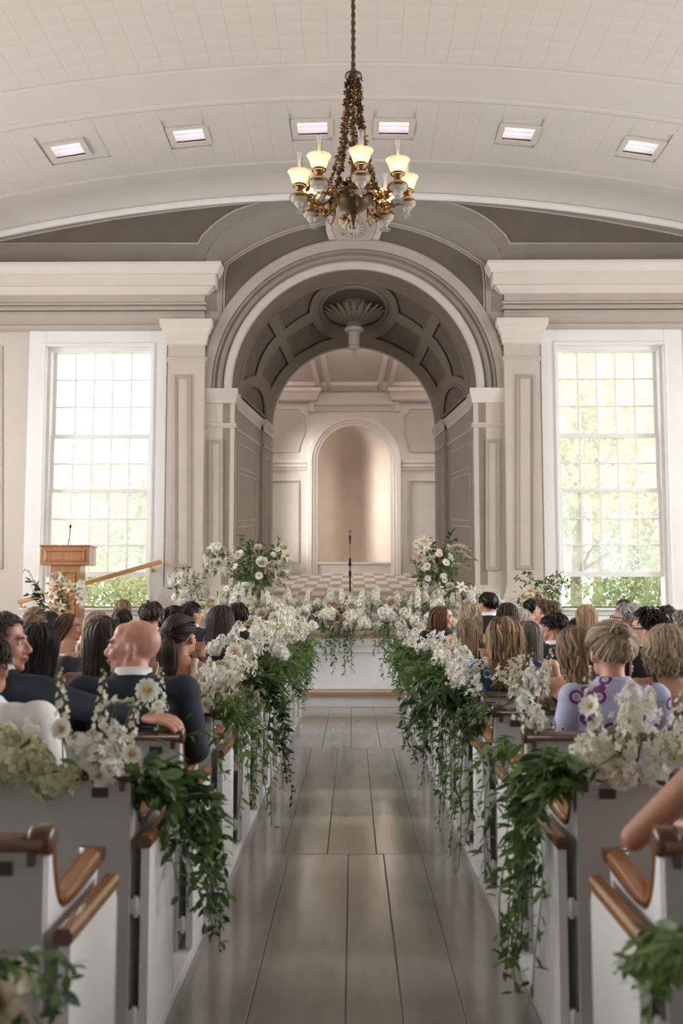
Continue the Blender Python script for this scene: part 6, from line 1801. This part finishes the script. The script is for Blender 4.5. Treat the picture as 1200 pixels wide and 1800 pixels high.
# ================================================================ OUTSIDE: lawn and trees beyond the windows
GRASS = mat('lawn_grass', (.30, .34, .18), .8, var=.3, vscale=(2, 2, 2))
m = MB(); m.add([(-60, 16.4, -.6), (60, 16.4, -.6), (60, 90, 1.2), (-60, 90, 1.2)], [(0, 1, 2, 3)])
tag(m.obj('lawn', GRASS, fix=False), 'sunlit lawn outside the windows', kind='structure')
TL_ = [mat('tree_leaf_green', (.40, .46, .27), .5, transl=.45, spec=.3), mat('tree_leaf_yellow', (.56, .54, .32), .5, transl=.45, spec=.3), mat('tree_leaf_deep', (.24, .32, .18), .5, transl=.4, spec=.3)]
BARK = mat('tree_bark', (.26, .22, .17), .9, var=.3, vscale=(6, 6, 2), bump=.5, bscale=12)
def tree(name, label, x, y, H, R, zc, n, tones, seed, trunk=.16, leaf=.13):
    rg = random.Random(seed)
    t = tag(empty(name, (x, y, -.5 + (y - 16.4) * .024)), label, 'tree', 'trees outside the windows')
    m = MB(); pth = [(0, 0, 0), (rg.uniform(-.1, .1), 0, zc * .4), (rg.uniform(-.2, .2), 0, zc), (rg.uniform(-.3, .3), 0, H * .8)]
    m.tube(pth, [trunk, trunk * .8, trunk * .6, trunk * .25], 10)
    for i in range(9):
        a = rg.uniform(0, 6.28); z = rg.uniform(.45, 1) * zc; r = R * rg.uniform(.5, .85)
        m.tube([(0, 0, z), (r * .5 * math.cos(a), r * .5 * math.sin(a), z + r * .3), (r * math.cos(a), r * math.sin(a), z + r * .45)], [trunk * .4, trunk * .25, trunk * .08], 6)
    m.obj('trunk', BARK, t)
    m = MB(); V = []; clumps = []
    for _ in range(34):
        v = Vector((rg.gauss(0, 1), rg.gauss(0, 1), rg.gauss(0, 1))).normalized() * rg.uniform(.45, 1)
        clumps.append((Vector((v.x * R, v.y * R, zc + (H - zc) * v.z * .95)), R * rg.uniform(.22, .42), rg.choice(tones)))
    for i in range(n):
        c, r, tn = clumps[rg.randrange(len(clumps))]
        v = Vector((rg.gauss(0, 1), rg.gauss(0, 1), rg.gauss(0, .75))).normalized() * r * rg.uniform(.6, 1.08)
        p = c + v
        d = Vector((rg.gauss(0, 1), rg.gauss(0, 1), rg.gauss(-.4, .6))).normalized(); s = d.orthogonal().normalized(); s = (s * math.cos(i) + d.cross(s) * math.sin(i)); l = leaf * rg.uniform(.7, 1.3)
        m.add([p, p + d * l * .5 + s * l * .32, p + d * l, p + d * l * .5 - s * l * .32], [(0, 1, 2, 3)], tn if rg.random() < .8 else rg.randrange(3))
    tag(m.obj('crown', TL_, t, fix=False), kind='stuff')
# right window: leafy trees fill the view
tree('maple_tree', 'yellowing leafy tree close outside the right window', 5.3, 23.5, 8.6, 2.7, 5.0, 12000, (0, 1, 1), 1)
tree('maple_tree', 'green leafy tree outside the right edge of right window', 9.0, 25.5, 9.6, 2.9, 5.4, 11000, (0, 0, 2), 2, leaf=.15)
tree('maple_tree', 'tall pale tree further behind in the right window', 7.6, 31, 13.5, 4.0, 8.0, 11000, (1, 0, 1), 3, leaf=.22)
tree('shrub', 'bushy shrub low outside the right window', 6.6, 21.2, 3.0, 1.9, 1.5, 9000, (0, 1, 2), 4, .06, .10)
# left window: lower trees below a white sky
tree('apple_tree', 'round green tree outside the left window, right half', -4.6, 25.0, 5.4, 2.3, 3.2, 9000, (0, 2, 0), 5)
tree('apple_tree', 'yellow green tree outside the left window, left half', -8.0, 26.0, 5.0, 2.4, 3.0, 9000, (1, 0, 1), 6)
tree('birch_tree', 'distant tree between the two nearer trees, left window', -8.2, 36.0, 8.0, 4.0, 4.8, 8000, (0, 1, 2), 7, leaf=.24)
tree('shrub', 'pale flowering shrub low outside the left window', -5.0, 20.6, 2.6, 1.4, 1.35, 8000, (1, 0, 1), 8, .05, .09)
tree('shrub', 'dark shrub low behind the lectern, left window', -7.4, 22.0, 2.9, 1.5, 1.5, 7000, (2, 0, 0), 9, .05, .10)
